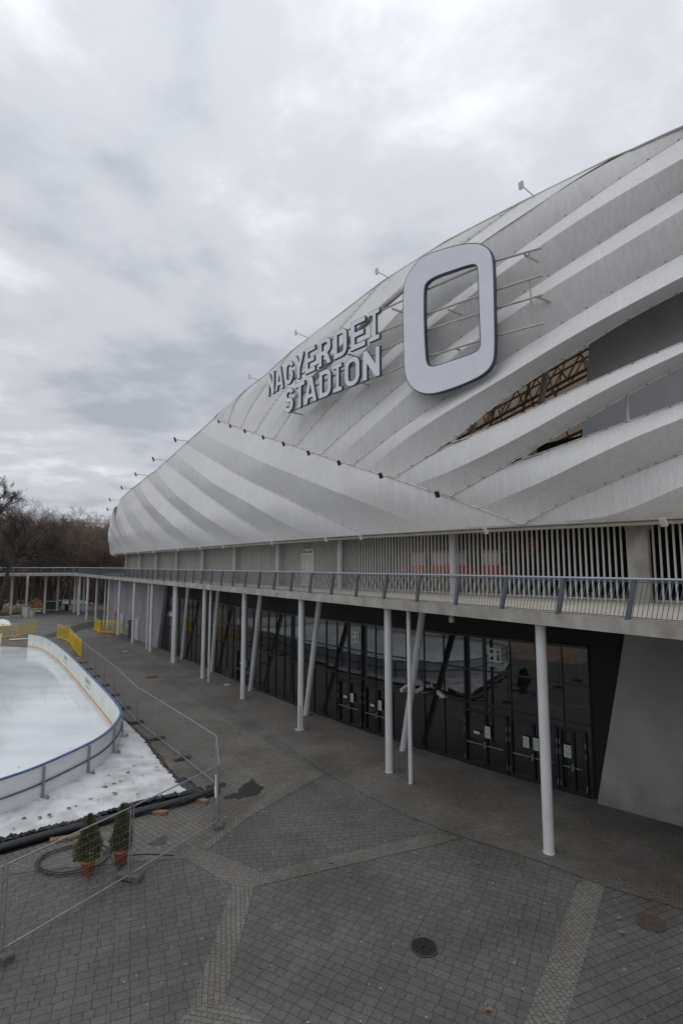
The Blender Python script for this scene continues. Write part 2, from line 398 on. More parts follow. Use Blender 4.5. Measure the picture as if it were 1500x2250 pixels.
def tag(o, label, cat, group=None):
    o['label'] = label; o['category'] = cat
    if group: o['group'] = group
    return o
def thing(name, label, cat, loc=(0, 0, 0), group=None, rz=0.0):
    o = bpy.data.objects.new(name, None); COL.objects.link(o); o.location = loc; o.rotation_euler = (0, 0, rz)
    return tag(o, label, cat, group)
def struct(name, mb, m_):
    o = mb.build(name, m_); o['kind'] = 'structure'; return o
def dup(src, loc=None, rz=None, sc_=None, label=None):
    r = src.copy(); COL.objects.link(r)
    if loc is not None: r.location = loc
    if rz is not None: r.rotation_euler = (0, 0, rz)
    if sc_ is not None: r.scale = (sc_,)*3 if isinstance(sc_, (int, float)) else sc_
    if label: r['label'] = label
    for ch in list(src.children):
        c = ch.copy(); COL.objects.link(c); c.parent = r
        for g in list(ch.children):
            d = g.copy(); COL.objects.link(d); d.parent = c
    return r

# ------------------------------------------------------------------ ground
def quad(pts, z, name, m_):
    b = MB(); b.flat([(p[0], p[1]) for p in pts], z); return struct(name, b, m_)
b = MB(); b.flat([(-900, -700), (900, -700), (900, 1500), (-900, 1500)], -.02); struct('ground', b, 'ground')
# plaza: dark pavers everywhere near, then zones on top
def gp(lst): return [G(u, v) for u, v in lst]
quad([(-62, -25), (40, -25), (40, 20), (-48, 96), (-60, 92), (-75, 40)], 0, 'pavement', 'pav_a')
J = G(535, 1935)                       # the band junction
A0, A1 = G(510, 1947), G(418, 2222); B0, B1 = G(558, 1950), G(497, 2185)
# slabs left of the long band, and those between the upper bands
extL = A1+(A1-A0)*2.2
quad([A0, G(400, 1884), G(84, 1914), G(-260, 1950), (-22, 4), (-9, 2), extL], .004, 'pavement', 'pav_b')
quad([G(437, 1864), G(503, 1888), G(576, 1919), G(950, 1831), G(905, 1800), G(780, 1735), G(700, 1696), G(550, 1795)], .004, 'pavement', 'pav_c')
Fr0, Fr1 = G(1329, 1950), G(1242, 2250)
quad([Fr0, G(1500, 2000), G(1720, 2065), (16, -4), (4, -4), Fr1+(Fr1-Fr0)*1.5], .004, 'pavement', 'pav_b')
# brownish paving round the rink
quad([G(437, 1864), G(550, 1795), G(700, 1696), G(600, 1640), G(480, 1570), G(330, 1480), (-26, 52), (-34, 66), (-60, 80), (-66, 40), (-40, 10), G(0, 1925), G(84, 1914), G(400, 1880)], .008, 'pavement', 'pav_rink')
# bands
bz = [.010]
def band(name, pts, m_='pav_band'): bz[0] += .0008; return quad(pts, bz[0], name, m_)
band('paved_band', [A0, J+Vector((-.1, .1, 0)), B0, B1, B1+(B1-B0)*.06, A1])
band('paved_band', [G(503, 1888), G(576, 1919), B0, A0, G(400, 1884), G(437, 1864)], 'pav_band2')
b = MB(); b.flat([tuple(q.xy) for q in (G(576, 1919), G(950, 1831), G(1010, 1842), G(950, 1859), B0)], .013); struct('paved_band', b, 'pav_band2')
b = MB(); b.flat([tuple(q.xy) for q in (G(0, 1892), G(84, 1882), G(300, 1872), G(437, 1864), G(414, 1887), G(315, 1894), G(84, 1914), G(0, 1925), G(-300, 1960), G(-300, 1920))], .014); struct('paved_band', b, 'pav_band2')
b = MB(); b.flat([tuple(q.xy) for q in (G(437, 1864), G(520, 1800), G(660, 1690), G(715, 1700), G(550, 1795), G(455, 1868))], .015); struct('paved_band', b, 'pav_band')
E0, E1 = G(1266, 1947), G(1153, 2250)
band('paved_band', [E0, G(1290, 1935), Fr0, Fr1+(Fr1-Fr0)*1.4, E1+(E1-E0)*1.4])
band('paved_band', [A1, B1+(B1-B0)*.06, B1+(B1-B0)*.05+Vector((.2, -.1, 0)), G(580, 2250), G(640, 2300), G(520, 2400), G(400, 2300), G(330, 2290), G(400, 2238)], 'pav_band2')
# sheltered strip along the building
shel = gp([(1720, 2065), (1500, 2000), (1329, 1950), (1188, 1895), (1010, 1839), (906, 1800), (780, 1735), (700, 1690), (560, 1590), (440, 1515), (330, 1453), (262, 1412)])
far_in = [W(nf(t)+2, t) for t in (92, 70, 50, 35, 25, 18, 12, 6, 0, -8)]
b = MB(); b.flat([tuple(q.xy) for q in shel]+[tuple(W(12, 92).xy)]+[tuple(q.xy) for q in far_in], .02); struct('pavement', b, 'pav_shel')
# far left
quad([(-75, 40), (-60, 80), (-46, 74), (-40, 66), (-33, 62), (-29, 74), (-40, 92), (-52, 110), (-62, 125), (-58, 140), (-75, 150), (-82, 112), (-120, 112), (-130, 60)], .003, 'road', 'asphalt')
quad([G(-60, 1362), G(0, 1357), G(60, 1352), G(110, 1346), G(150, 1343), G(135, 1337), G(60, 1339), G(-60, 1341)], .03, 'grass', 'grass')
quad([G(-120, 1342), G(-60, 1341), G(60, 1340), G(130, 1338), G(128, 1327), G(60, 1325), G(-120, 1326)], .04, 'sandy_ground', 'sand')
quad([(-130, 20), (-85, 20), (-75, 60), (-95, 90), (-140, 90)], .01, 'sandy_ground', 'sand')
quad([(-28, -10), (-16, 6), (-24, 18), (-42, 4)], .018, 'sandy_ground', 'sand')

# low kerb by the grass and red pipe
b = MB(); P, Q = G(-40, 1365), G(52, 1357); d_ = (Q-P).normalized(); b.obox((P+Q)/2+Vector((0, 0, .22)), d_*(Q-P).length/2, Vector((-d_.y, d_.x, 0))*.25, Vector((0, 0, .25)))
tag(b.build('low_wall', 'conc'), 'low pale concrete wall at the edge of the grass strip', 'wall')
def snow(name, pts_px, hgt, label, grp=None, seed=0):
    rnd = random.Random(seed); b = MB(); P = gp(pts_px); c = sum(P, Vector())/len(P); n = len(P)*4
    ring = []
    for i in range(n):
        a = P[(i//4) % len(P)]; q = P[(i//4+1) % len(P)]; f_ = (i % 4)/4; ring.append(a.lerp(q, f_)+Vector((rnd.uniform(-.15, .15), rnd.uniform(-.15, .15), 0)))
    vs_ = []
    for k, (s_, h_) in enumerate(((1, 0), (.85, .35), (.6, .7), (.3, .92))):
        for r_ in ring: vs_.append(c+(r_-c)*s_+Vector((0, 0, .02+hgt*h_*rnd.uniform(.75, 1.1) if k else .0)))
    vs_.append(c+Vector((0, 0, hgt)))
    fs = [(k*n+i, k*n+(i+1) % n, (k+1)*n+(i+1) % n, (k+1)*n+i) for k in range(3) for i in range(n)]
    fs += [(3*n+i, 3*n+(i+1) % n, 4*n) for i in range(n)]
    b.add(vs_, fs, True); o = b.build(name, 'snow'); return tag(o, label, 'snow', grp)
snow('snow_heap', [(-14, 1376), (26, 1374), (20, 1366), (-12, 1366)], .65, 'dirty snow heap behind the leftmost yellow barrier', seed=1)
snow('snow_heap', [(14, 1330), (42, 1330), (36, 1325), (22, 1325)], .6, 'small snow heap on the sandy ground by the trees', seed=2)
snow('snow_heap', [(-10, 1322), (58, 1323), (56, 1320.5), (-10, 1320)], .5, 'long thin bank of snow at the wood edge, left', seed=3)
snow('snow_heap', [(104, 1326), (205, 1327), (200, 1321.5), (110, 1322)], .75, 'long snow bank behind the skip at the wood edge', seed=4)
snow('snow_heap', [(74, 1344.5), (92, 1345), (90, 1342.5), (76, 1342.5)], .12, 'flat patch of snow on the grass beside the grey cabinets', seed=5)

# ------------------------------------------------------------------ stadium
ST_ = thing('stadium', 'white membrane-clad stadium with folded facade and dark glass ground floor', 'stadium', W(18, 30))
ZB = 10.75
def MP(t, z, d=0.0):           # membrane point
    n = nm(t, z, d); return W(n, t, z)
def line(px, d=0.0, dfun=None, bottom=None, first=None, last=None, ext=False, N=28):
    """traced fold -> list of (t, z, d), evenly resampled"""
    pts = []; m_ = len(px)
    L_ = [0]
    for a, c in zip(px, px[1:]): L_.append(L_[-1]+math.hypot(c[0]-a[0], c[1]-a[1]))
    for i, (u, v) in enumerate(px):
        w = L_[i]/L_[-1]; dd = dfun(w) if dfun else d
        t, z = hit(u, v, dd); pts.append([t, z, dd])
    if bottom: pts[-1][1] = ZB; pts[-1][2] = 0.0
    if first is not None: pts[0] = list(first)
    if last is not None: pts[-1] = list(last)
    if ext:
        a, c = pts[-3], pts[-1]; k = (-7-c[0])/(c[0]-a[0])
        pts.append([-7, c[1]+(c[1]-a[1])*k*.9, c[2]])
    return resample(pts, N)
def resample(pts, N):
    L_ = [0]
    for a, c in zip(pts, pts[1:]): L_.append(L_[-1]+math.hypot(c[0]-a[0], c[1]-a[1])+1e-6)
    out = []; j = 0
    # smooth with catmull-rom
    for i in range(N):
        s_ = L_[-1]*i/(N-1)
        while j < len(L_)-2 and s_ > L_[j+1]: j += 1
        f_ = min(1, max(0, (s_-L_[j])/(L_[j+1]-L_[j])))
        p0 = pts[max(j-1, 0)]; p1 = pts[j]; p2 = pts[j+1]; p3 = pts[min(j+2, len(pts)-1)]
        q = []
        for k in range(3):
            lin = p1[k]+(p2[k]-p1[k])*f_
            cr_ = .5*((2*p1[k])+(p2[k]-p0[k])*f_+(2*p0[k]-5*p1[k]+4*p2[k]-p3[k])*f_**2+(-p0[k]+3*p1[k]-3*p2[k]+p3[k])*f_**3)
            q.append(lin*.35+cr_*.65)
        out.append(tuple(q))
    for _ in range(4):
        out = [out[0]]+[tuple((a*.25+b_*.5+c_*.25) for a, b_, c_ in zip(out[i-1], out[i], out[i+1])) for i in range(1, N-1)]+[out[-1]]
    return out
SEG = 5
def strip(mb, A_, B_, ridgeB=True, flip=False):
    """ruled cloth between seam A (set back) and ridge B (standing out), rounded toward the ridge"""
    n = len(A_); vs_ = []
    for i in range(n):
        for k in range(SEG+1):
            x = k/SEG
            t = A_[i][0]+(B_[i][0]-A_[i][0])*x; z = A_[i][1]+(B_[i][1]-A_[i][1])*x
            g = x**.82 if x < .8 else (.8**.82+(1-.8**.82)*(1-((1-x)/.2)**1.8)*.92+ (1-.8**.82)*.08*0)
            d = A_[i][2]+(B_[i][2]-A_[i][2])*g
            vs_.append(MP(t, z, d))
    w = SEG+1; fs = []
    for i in range(n-1):
        for k in range(SEG):
            q = (i*w+k, i*w+k+1, (i+1)*w+k+1, (i+1)*w+k); fs.append(q[::-1] if flip else q)
    mb.add(vs_, fs, True)
S_px = [(471, 919), (503, 930), (560, 951), (603, 965), (651, 980), (705, 1000), (774, 1022), (865, 1050), (989, 1091), (1148, 1146)]
S_pts = [hit(u, v, .05) for u, v in S_px]; S_pts[-1] = (S_pts[-1][0], ZB)
S_ = resample([[t, z, .05] for t, z in S_pts], 28)
def Snode(u): # point of the seam at picture column u
    for i in range(len(S_px)-1):
        if S_px[i][0] <= u <= S_px[i+1][0]:
            f_ = (u-S_px[i][0])/(S_px[i+1][0]-S_px[i][0]); a, c = S_pts[i], S_pts[i+1]
            return (a[0]+(c[0]-a[0])*f_, a[1]+(c[1]-a[1])*f_, .05)
DL = .55
def dl(w): return DL*min(1, .45+w*2.2)*min(1, (1-w)*2.4)**.8 if w < 1 else 0
low = [
 ('R', [(440, 947), (477, 969), (525, 991), (590, 1021), (655, 1047), (720, 1073), (785, 1099), (850, 1121), (945, 1159)]),
 ('V', [(411, 972), (447, 995), (482, 1016), (525, 1043), (568, 1064), (612, 1085), (655, 1105), (698, 1125), (742, 1147), (804, 1170)]),
 ('R', [(386, 995), (417, 1021), (460, 1056), (503, 1082), (547, 1105), (590, 1131), (633, 1157), (700, 1183)]),
 ('V', [(365, 1014), (391, 1036), (430, 1066), (469, 1097), (512, 1127), (547, 1149), (581, 1170), (612, 1187)]),
 ('R', [(343, 1034), (365, 1064), (395, 1095), (430, 1121), (469, 1147), (503, 1170), (545, 1194)]),
 ('V', [(323, 1047), (347, 1077), (373, 1103), (404, 1131), (443, 1160), (473, 1181), (490, 1197)]),
 ('R', [(306, 1062), (317, 1086), (339, 1116), (365, 1140), (391, 1164), (421, 1186), (446, 1201)]),
 ('V', [(291, 1073), (308, 1103), (330, 1131), (356, 1160), (382, 1183), (410, 1204)]),
 ('R', [(279, 1084), (283, 1105), (297, 1132), (318, 1160), (345, 1186), (375, 1208)]),
 ('V', [(266, 1096), (272, 1124), (286, 1154), (306, 1182), (337, 1211)]),
 ('R', [(258, 1112), (261, 1136), (270, 1160), (285, 1184), (308, 1213)]),
 ('V', [(253, 1140), (256, 1160), (264, 1186), (280, 1215)]),
]
lowL = [('V', S_)]
for kd, px in low:
    am = .4 if px[0][0] < 300 else 1.0
    lowL.append((kd, line(px, dfun=((lambda w: dl(w)*am) if kd == 'R' else (lambda w: .03)), bottom=True)))
# the folds go on round the corner, out of sight
last = lowL[-1][1]; prevR = lowL[-2][1]
for k in range(1, 7):
    src = prevR if k % 2 else last
    lowL.append(('R' if k % 2 else 'V', [(t+2.7*((k+1)//2)*(1+.12*k), z, d) for t, z, d in src]))
panels = []
for i in range(len(lowL)-1):
    (ka, a), (kb, c) = lowL[i], lowL[i+1]
    if ka == 'V': mb = MB(); strip(mb, a, c, flip=True)
    else: strip(mb, c, a); panels.append(mb)
if lowL[-1][0] == 'R': panels.append(mb)
# upper folds (all start on the seam)
DU = .9
def du(w): return DU*min(1, w*2.6)**.9
def du_top(w): return DU*min(1, w*2.6)**.9*min(1, .25+(1-w)*2.5)
V = lambda w: .03
TOP = [(1028, 504), (1138, 447), (1344, 346), (1500, 278)]
up = [
 ('V', [(471, 919), (476, 914), (480, 909)], None),
 ('R', [(485, 924), (489, 905), (500, 890), (515, 879)], 485),
 ('V', [(503, 930), (511, 900), (525, 875), (542, 856)], 503),
 ('R', [(517, 935), (530, 897), (556, 853), (585, 823)], 517),
 ('V', [(533, 941), (548, 902), (575, 860), (606, 819), (640, 772)], 533),
 ('R', [(547, 946), (575, 893), (610, 850), (660, 795), (725, 722), (755, 684)], 547),
 ('V', [(560, 951), (600, 890), (640, 840), (700, 775), (777, 690), (838, 620)], 560),
 ('R', [(583, 957), (640, 880), (700, 810), (800, 705), (900, 610), (980, 530)], 583),
 ('V', [(603, 965), (680, 850), (760, 760), (840, 680), (890, 640), (960, 580), (1028, 530), (1080, 490), (1138, 448)], 603),
 ('Ra', [(630, 972), (720, 860), (800, 770), (900, 660), (990, 585), (1060, 530), (1092, 506), (1140, 478), (1200, 438), (1260, 394), (1344, 347)], 630),
 ('Rb', [(630, 972), (720, 860), (800, 770), (900, 660), (990, 585), (1060, 530), (1092, 506), (1140, 478), (1200, 438), (1260, 394), (1344, 347), (1420, 312), (1500, 278)], 630),
 ('Vx', [(651, 980), (750, 870), (830, 795), (900, 730), (964, 676), (1048, 622), (1088, 590), (1132, 554), (1180, 518), (1228, 486), (1276, 450), (1332, 412), (1388, 374), (1452, 332), (1500, 302)], 651),
 ('Rx', [(678, 990), (740, 915), (800, 850), (880, 775), (940, 718), (1048, 640), (1088, 606), (1116, 582), (1160, 566), (1196, 526), (1248, 498), (1292, 470), (1340, 438), (1396, 406), (1452, 374), (1500, 346)], 678),
 ('Vx', [(705, 1000), (780, 930), (850, 871), (920, 812), (964, 778), (1048, 714), (1092, 682), (1156, 640), (1208, 606), (1260, 572), (1316, 534), (1372, 500), (1428, 465), (1460, 445), (1500, 420)], 705),
 ('Rx', [(740, 1011), (800, 955), (870, 890), (950, 820), (1020, 765), (1092, 710), (1156, 666), (1196, 642), (1240, 614), (1284, 590), (1340, 554), (1396, 522), (1452, 486), (1500, 458)], 740),
 ('Vx', [(774, 1022), (850, 965), (898, 928), (954, 891), (1023, 847), (1080, 806), (1124, 778), (1176, 748), (1224, 716), (1276, 684), (1332, 650), (1392, 616), (1452, 580), (1500, 556)], 774),
 ('Rx', [(810, 1034), (880, 970), (950, 925), (1019, 880), (1100, 835), (1180, 786), (1228, 750), (1284, 722), (1332, 698), (1372, 674), (1432, 642), (1500, 606)], 810),
 ('Vx', [(865, 1050), (928, 1010), (990, 971), (1007, 962), (1040, 935), (1100, 880), (1200, 815), (1284, 765), (1340, 725), (1430, 672), (1500, 640)], 865),
 ('GAP',),
 ('Vx', [(865, 1050), (928, 1010), (990, 972), (1023, 960), (1067, 945), (1132, 919), (1210, 880), (1288, 845), (1392, 798), (1500, 752)], 865),
 ('Rx', [(915, 1066), (1002, 1032), (1067, 997), (1132, 967), (1197, 928), (1262, 893), (1327, 854), (1413, 815), (1500, 772)], 915),
 ('Vx', [(989, 1091), (1088, 1036), (1145, 1007), (1188, 980), (1240, 949), (1283, 923), (1361, 880), (1413, 850), (1500, 804)], 989),
 ('GAP',),
 ('Vx', [(989, 1091), (1088, 1036), (1145, 1007.5), (1184, 997), (1218, 986), (1283, 962), (1370, 928), (1435, 910), (1500, 884)], 989),
 ('Rx', [(1058, 1114), (1110, 1092), (1175, 1066), (1240, 1036), (1305, 1001), (1370, 971), (1448, 936), (1500, 919)], 1058),
 ('Vx', [(1148, 1146), (1166, 1136), (1218, 1112), (1283, 1084), (1370, 1047), (1435, 1021), (1500, 995)], 1148),
]
seq = []; prev = None
for it in up:
    if it[0] == 'GAP': seq.append(None); continue
    kd, px, node = it; R_ = kd[0] == 'R'; N_ = 34
    first = Snode(node) if node else None
    if kd == 'Rb': dfn = lambda w: du_top(w*1.18) if w < .84 else DU*.25
    elif R_ and kd != 'Rx': dfn = (lambda w, q=(.3 if node < 560 else .6 if node < 600 else 1): du_top(w)*q)
    elif R_: dfn = du
    else: dfn = V
    seq.append((kd, line(px, dfun=dfn, first=first, ext=(kd in ('Vx', 'Rx', 'Rb')), N=N_)))
i = 0; up_valleys = []
runs = [[]]
for s_ in seq:
    if s_ is None: runs.append([])
    else: runs[-1].append(s_)
topedge = []
for run in runs:
    j = 0
    while j < len(run)-1:
        a = run[j]; c = run[j+1]
        if a[0] == 'Ra' and c[0] == 'Rb': j += 1; continue
        mb = MB()
        if a[0][0] == 'V': strip(mb, a[1], c[1])
        else: strip(mb, c[1], a[1], flip=True)
        panels.append(mb); j += 1
# lowest panel down to the edge rail: ridge ending on the rail
vg = seq[-1][1]
rg = line([(1148, 1146), (1230, 1146), (1310, 1143), (1348, 1136), (1370, 1127), (1435, 1097), (1500, 1066)], dfun=lambda w: .6*max(0, w-.35)/.65, ext=True, N=34)
rg = [(t, max(z, ZB), d) for t, z, d in rg]; t0 = vg[0][0]
bt = [(t0+(-7-t0)*i/33, ZB, 0.0) for i in range(34)]
mb = MB(); strip(mb, vg, rg); strip(mb, bt, rg, flip=True); panels.append(mb)
for mb in panels: mb.build('membrane_panel', 'memb', ST_)

# seam cords with clips
def cord(L_, clips=True):
    b = MB(); P = [MP(t, z, d+.05) for t, z, d in L_]
    b.tube(P, .022, 5, False); b.m = 1
    if clips:
        for p, q in zip(P, P[1:]):
            l_ = (q-p).length; n = max(1, int(l_/.9))
            for k in range(n):
                c = p.lerp(q, (k+.5)/n); dx = (q-p).normalized()
                b.obox(c-Vector((NV.x, NV.y, 0))*.02, dx*.035, Vector((NV.x, NV.y, 0))*.03, dx.cross(Vector((NV.x, NV.y, 0)))*.018)
    b.build('seam_cord', ['whitebar', 'clip'], ST_)
cord(S_)
for kd, L_ in lowL[1:]:
    if kd == 'V': cord(L_)
for s_ in seq:
    if s_ and s_[0][0] == 'V': cord(s_[1])
# top edge and roof behind it
tops = []
for kd, L_ in lowL: tops.append(L_[0])
for s_ in seq:
    if s_ and s_[0] in ('V', 'R', 'Ra'): tops.append(s_[1][-1])
rbl = [s_ for s_ in seq if s_ and s_[0] == 'Rb'][0][1]
rat = [s_ for s_ in seq if s_ and s_[0] == 'Ra'][0][1][-1][0]
tops += [q for q in rbl if q[0] < rat-.3]
tops.sort(key=lambda q: q[0])
b = MB(); P = [MP(*q) for q in tops]; b.tube([p+Vector((0, 0, .0)) for p in P], .07, 6, False); b.build('edge_tube', 'frame', ST_)
b = MB(); n = len(P); Q = [W(nm(t, z, d)+4, t, z-.9) for t, z, d in tops]; b.add(P+Q, [(i, i+1, n+i+1, n+i) for i in range(n-1)]); b.build('roof', 'memb', ST_)
# bottom rail: round tube and flat channel under the cloth
ts = [-9+1.5*i for i in range(70)]
b = MB(); b.tube([W(nf(t)-.47, t, ZB-.03) for t in ts], .05, 8, False)
b.tube([W(nf(t)-.15, t, ZB-.12) for t in ts], .11, 8, False)
b.build('edge_rail', 'frame', ST_)
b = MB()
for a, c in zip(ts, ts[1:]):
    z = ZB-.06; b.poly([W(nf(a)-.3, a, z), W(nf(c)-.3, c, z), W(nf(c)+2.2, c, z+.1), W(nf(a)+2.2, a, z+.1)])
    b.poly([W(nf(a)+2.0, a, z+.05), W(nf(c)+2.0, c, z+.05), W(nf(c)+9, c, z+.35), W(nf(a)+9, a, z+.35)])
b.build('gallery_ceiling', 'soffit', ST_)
# gallery: back wall, white columns, slatted screen
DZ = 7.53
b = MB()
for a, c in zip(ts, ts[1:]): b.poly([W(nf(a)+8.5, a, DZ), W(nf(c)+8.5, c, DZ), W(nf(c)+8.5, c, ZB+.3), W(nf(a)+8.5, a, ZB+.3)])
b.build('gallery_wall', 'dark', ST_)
for u in (993, 747, 612, 517, 447, 390, 346, 310, 280, 263):
    t = t_at(u, 17.2+1.3)
    for _ in range(4): t = t_at(u, nf(t)+1.3)
    b = MB(); b.tube([W(nf(t)+1.3, t, DZ), W(nf(t)+1.3, t, ZB)], .19, 16); b.build('gallery_column', 'white', ST_)
t = t_at(1402, 21);
for _ in range(4): t = t_at(1402, nf(t)+1.35)
b = MB(); c = W(nf(t)+1.35, t, DZ); b.rbox(c, .72, .5, ZB-DZ-.3, R(125)+slope(t)*-1)
b.rbox(c+Vector((0, 0, ZB-DZ-.3)), .85, .6, .28, R(125)+slope(t)*-1)
b.build('concrete_pier', 'conc', ST_)
SCN = thing('slatted_screen', 'white vertical bar screen closing the upper gallery under the membrane', 'screen', W(nf(20)+1.8, 20, DZ))
bars = []; t = -6.0
while t < 90:
    bars.append(t); t += .235/math.hypot(1, slope(t))
tc_ = sorted(bars, key=lambda t: abs(t-12.5) if t > 9 else 1e3+abs(t))
ind = set(tc_[:100]); rest = MB()
door_t = []
for t in bars:
    n = nf(t)+1.8; mb = MB() if t in ind else rest
    c = W(n, t, (DZ+ZB)/2)
    tg = (TV.to_3d()+NV.to_3d()*slope(t)).normalized(); nn = Vector((tg.y, -tg.x, 0))
    mb.obox(c, tg*.036, nn*.05, Vector((0, 0, (ZB-DZ)/2)))
    if mb is not rest: mb.build('bar', 'whitebar', SCN)
o = rest.build('far_bars', 'whitebar', SCN); o['kind'] = 'stuff'
b = MB()
for z in (DZ+.06,):
    r_ = .04 if z < 8 else .02
    b.tube([W(nf(t)+1.86, t, z) for t in ts], r_, 6, False)
b.build('cross_rail', 'whitebar', SCN)
# white door in the screen
ta, tb = [t_at(u, nf(24)+1.7) for u in (704, 681)]
def facade_frame(t, o=0.0):
    tg = -(TV.to_3d()+NV.to_3d()*slope(t)).normalized(); return W(nf(t)+o, t), tg
DR = thing('screen_door', 'white barred double door set in the slatted gallery screen', 'door', W(nf(ta)+1.7, (ta+tb)/2, DZ))
tm = (ta+tb)/2; c, tg = facade_frame(tm, 1.68); w_ = abs(tb-ta)/2; nn = Vector((tg.y, -tg.x, 0))
b = MB()
for s_ in (-1, 0, 1): b.obox(c+tg*w_*s_+Vector((0, 0, DZ+1.3)), tg*.05, nn*.05, Vector((0, 0, 1.3)))
for z in (DZ+.1, DZ+2.3, DZ+2.6): b.obox(c+Vector((0, 0, z)), tg*w_*.96, nn*.045, Vector((0, 0, .05)))
b.build('door_frame', 'whitebar', DR)
b = MB()
for k in range(1, 14): 
    if k != 7: b.obox(c+tg*w_*(k/7-1)+Vector((0, 0, DZ+1.2)), tg*.03, nn*.03, Vector((0, 0, 1.05)))
b.build('door_bars', 'whitebar', DR)
# stalls behind the screen
for k, (ua, ub, lab) in enumerate(((1040, 1062, 'left of the two beige and red snack counters behind the screen'), (1094, 1122, 'narrower beige and red snack counter behind the screen, right'), (960, 982, 'small red and white counter behind the round gallery column'))):
    t1, t2 = t_at(ua, nf(14)+3), t_at(ub, nf(14)+3)
    if k == 0: t1 = t_at(1000, nf(14)+3)
    tm = (t1+t2)/2; c, tg = facade_frame(tm, 2.9); w_ = abs(t1-t2)/2*1.05; nn = Vector((tg.y, -tg.x, 0))
    T_ = thing('snack_counter', lab, 'counter', c+Vector((0, 0, DZ)))
    b = MB(); b.obox(c+Vector((0, 0, DZ+.5)), tg*w_, nn*.5, Vector((0, 0, .5))); b.build('counter_base', 'ochre', T_)
    b = MB(); b.obox(c+Vector((0, 0, DZ+1.24)), tg*w_*1.02, nn*.55, Vector((0, 0, .25))); b.build('counter_panel', 'red', T_)
    b = MB(); b.obox(c+nn*.4+Vector((0, 0, DZ+1.8)), tg*w_, nn*.04, Vector((0, 0, .32))); b.build('counter_back', 'beige', T_)
    b = MB(); b.obox(c+Vector((0, 0, DZ+2.2)), tg*w_*1.03, nn*.5, Vector((0, 0, .06))); b.build('counter_roof', 'frame', T_)
# round red sector sign
c, tg = facade_frame(t_at(1176, nf(14)+5), 5.0); c = c+Vector((0, 0, 10.05)); nn = Vector((tg.y, -tg.x, 0))
circ = lambda r, n=28, cx=0, cy=0: [(cx+r*math.cos(2*math.pi*k/n), cy+r*math.sin(2*math.pi*k/n)) for k in range(n)]
T_ = thing('sector_sign', 'round dark sign with a red ring and letter S hanging in the gallery', 'sign', c)
UP = Vector((0, 0, 1))
b = MB(); b.plate([circ(.42)], c, tg, UP, -nn*.04); b.build('sign_plate', 'dark', T_)
b = MB(); b.plate([circ(.42), circ(.36)[::-1]], c+nn*.006, tg, UP, -nn*.004)
def chaikin(p, k=2):
    for _ in range(k):
        q = [p[0]]
        for a, c_ in zip(p, p[1:]): q += [(a[0]*.75+c_[0]*.25, a[1]*.75+c_[1]*.25), (a[0]*.25+c_[0]*.75, a[1]*.25+c_[1]*.75)]
        p = q+[p[-1]]
    return p
def thick(p, w):
    l_, r_ = [], []
    for i in range(len(p)):
        a = p[max(i-1, 0)]; c_ = p[min(i+1, len(p)-1)]; dx, dy = c_[0]-a[0], c_[1]-a[1]; h = math.hypot(dx, dy)
        nx, ny = -dy/h*w/2, dx/h*w/2; l_.append((p[i][0]+nx, p[i][1]+ny)); r_.append((p[i][0]-nx, p[i][1]-ny))
    return r_+l_[::-1]
def arc(cx, cy, rx, ry, a0, a1, n=12): return [(cx+rx*math.cos(R(a0+(a1-a0)*k/n)), cy+ry*math.sin(R(a0+(a1-a0)*k/n))) for k in range(n+1)]
S_c = arc(.335, .705, .235, .2, 8, 270, 22)+arc(.335, .30, .24, .205, 88, -172, 22)
S_o = thick(S_c, .19)
b.plate([[((x-.33)*.4, (y-.5)*.4) for x, y in S_o]], c+nn*.006, tg, UP, -nn*.004); b.build('sign_print', 'red', T_)

# inner bowl seen through the slits: grey screen wall, steel trusses, tan roof sheets
tR = hit(1290, 850, -3.3)[0]
b = MB()
for k in range(12):
    a, c_ = tR-k*1.2, tR-(k+1)*1.2
    b.poly([W(nf(a)+1.6, a, 12), W(nf(c_)+1.6, c_, 12), W(nf(c_)+4.2, c_, 24), W(nf(a)+4.2, a, 24)])
b.build('inner_screen', 'panelgrey', ST_)
b = MB(); b.poly([W(nf(tR)+12.5, tR+30, 11.3), W(nf(tR)+12.5, tR-10, 11.3), W(nf(tR)+11.5, tR-10, 30), W(nf(tR)+11.5, tR+30, 30)]); b.build('inner_roof', 'tansheet', ST_)
rnd = random.Random(3)
b = MB()
for lay in range(2):
    n0 = nf(tR)+5.0+lay*2.6
    for k in range(6):      # paired chords with zigzag webs, rising to the right
        z0 = 10.8+k*2.1+lay*1.0; A_ = W(n0, tR+20, z0); B_ = W(n0+.8, tR-4, z0+5.5); C_ = A_+Vector((.3, .3, 1.25)); D_ = B_+Vector((.3, .3, 1.25))
        b.tube([A_, B_], .085, 6); b.tube([C_, D_], .065, 6)
        for j in range(18): p = A_.lerp(B_, j/18); q = C_.lerp(D_, (j+.5)/18); r2 = A_.lerp(B_, (j+1)/18); b.tube([p, q], .045, 4); b.tube([q, r2], .045, 4)
    for k in range(9): tt = tR-2+k*2.3; b.tube([W(n0, tt, 11.5), W(n0+.6, tt+rnd.choice((-3.5, 3.5)), 23)], .045, 5)
b.build('roof_truss', 'brown', ST_)
b = MB(); b.poly([W(nf(tR)+4.2, tR+26, 11.3), W(nf(tR)+4.2, tR-.2, 11.3), W(nf(tR)+4.2, tR-.2, 15.4), W(nf(tR)+4.2, tR+26, 15.4)]); b.build('dark_slit_backing', 'dark', ST_)  # dark plane added behind the slits so their lower parts look dark
b = MB()
for tt, dt, dz in ((3.6, -1.4, 5.4), (6.2, 1.1, 4.5)): b.tube([W(nf(tR)+2.6, tR+tt, 11.0), W(nf(tR)+3.2, tR+tt+dt, 14+dz)], .16, 10)
b.build('inner_strut', 'frame', ST_)
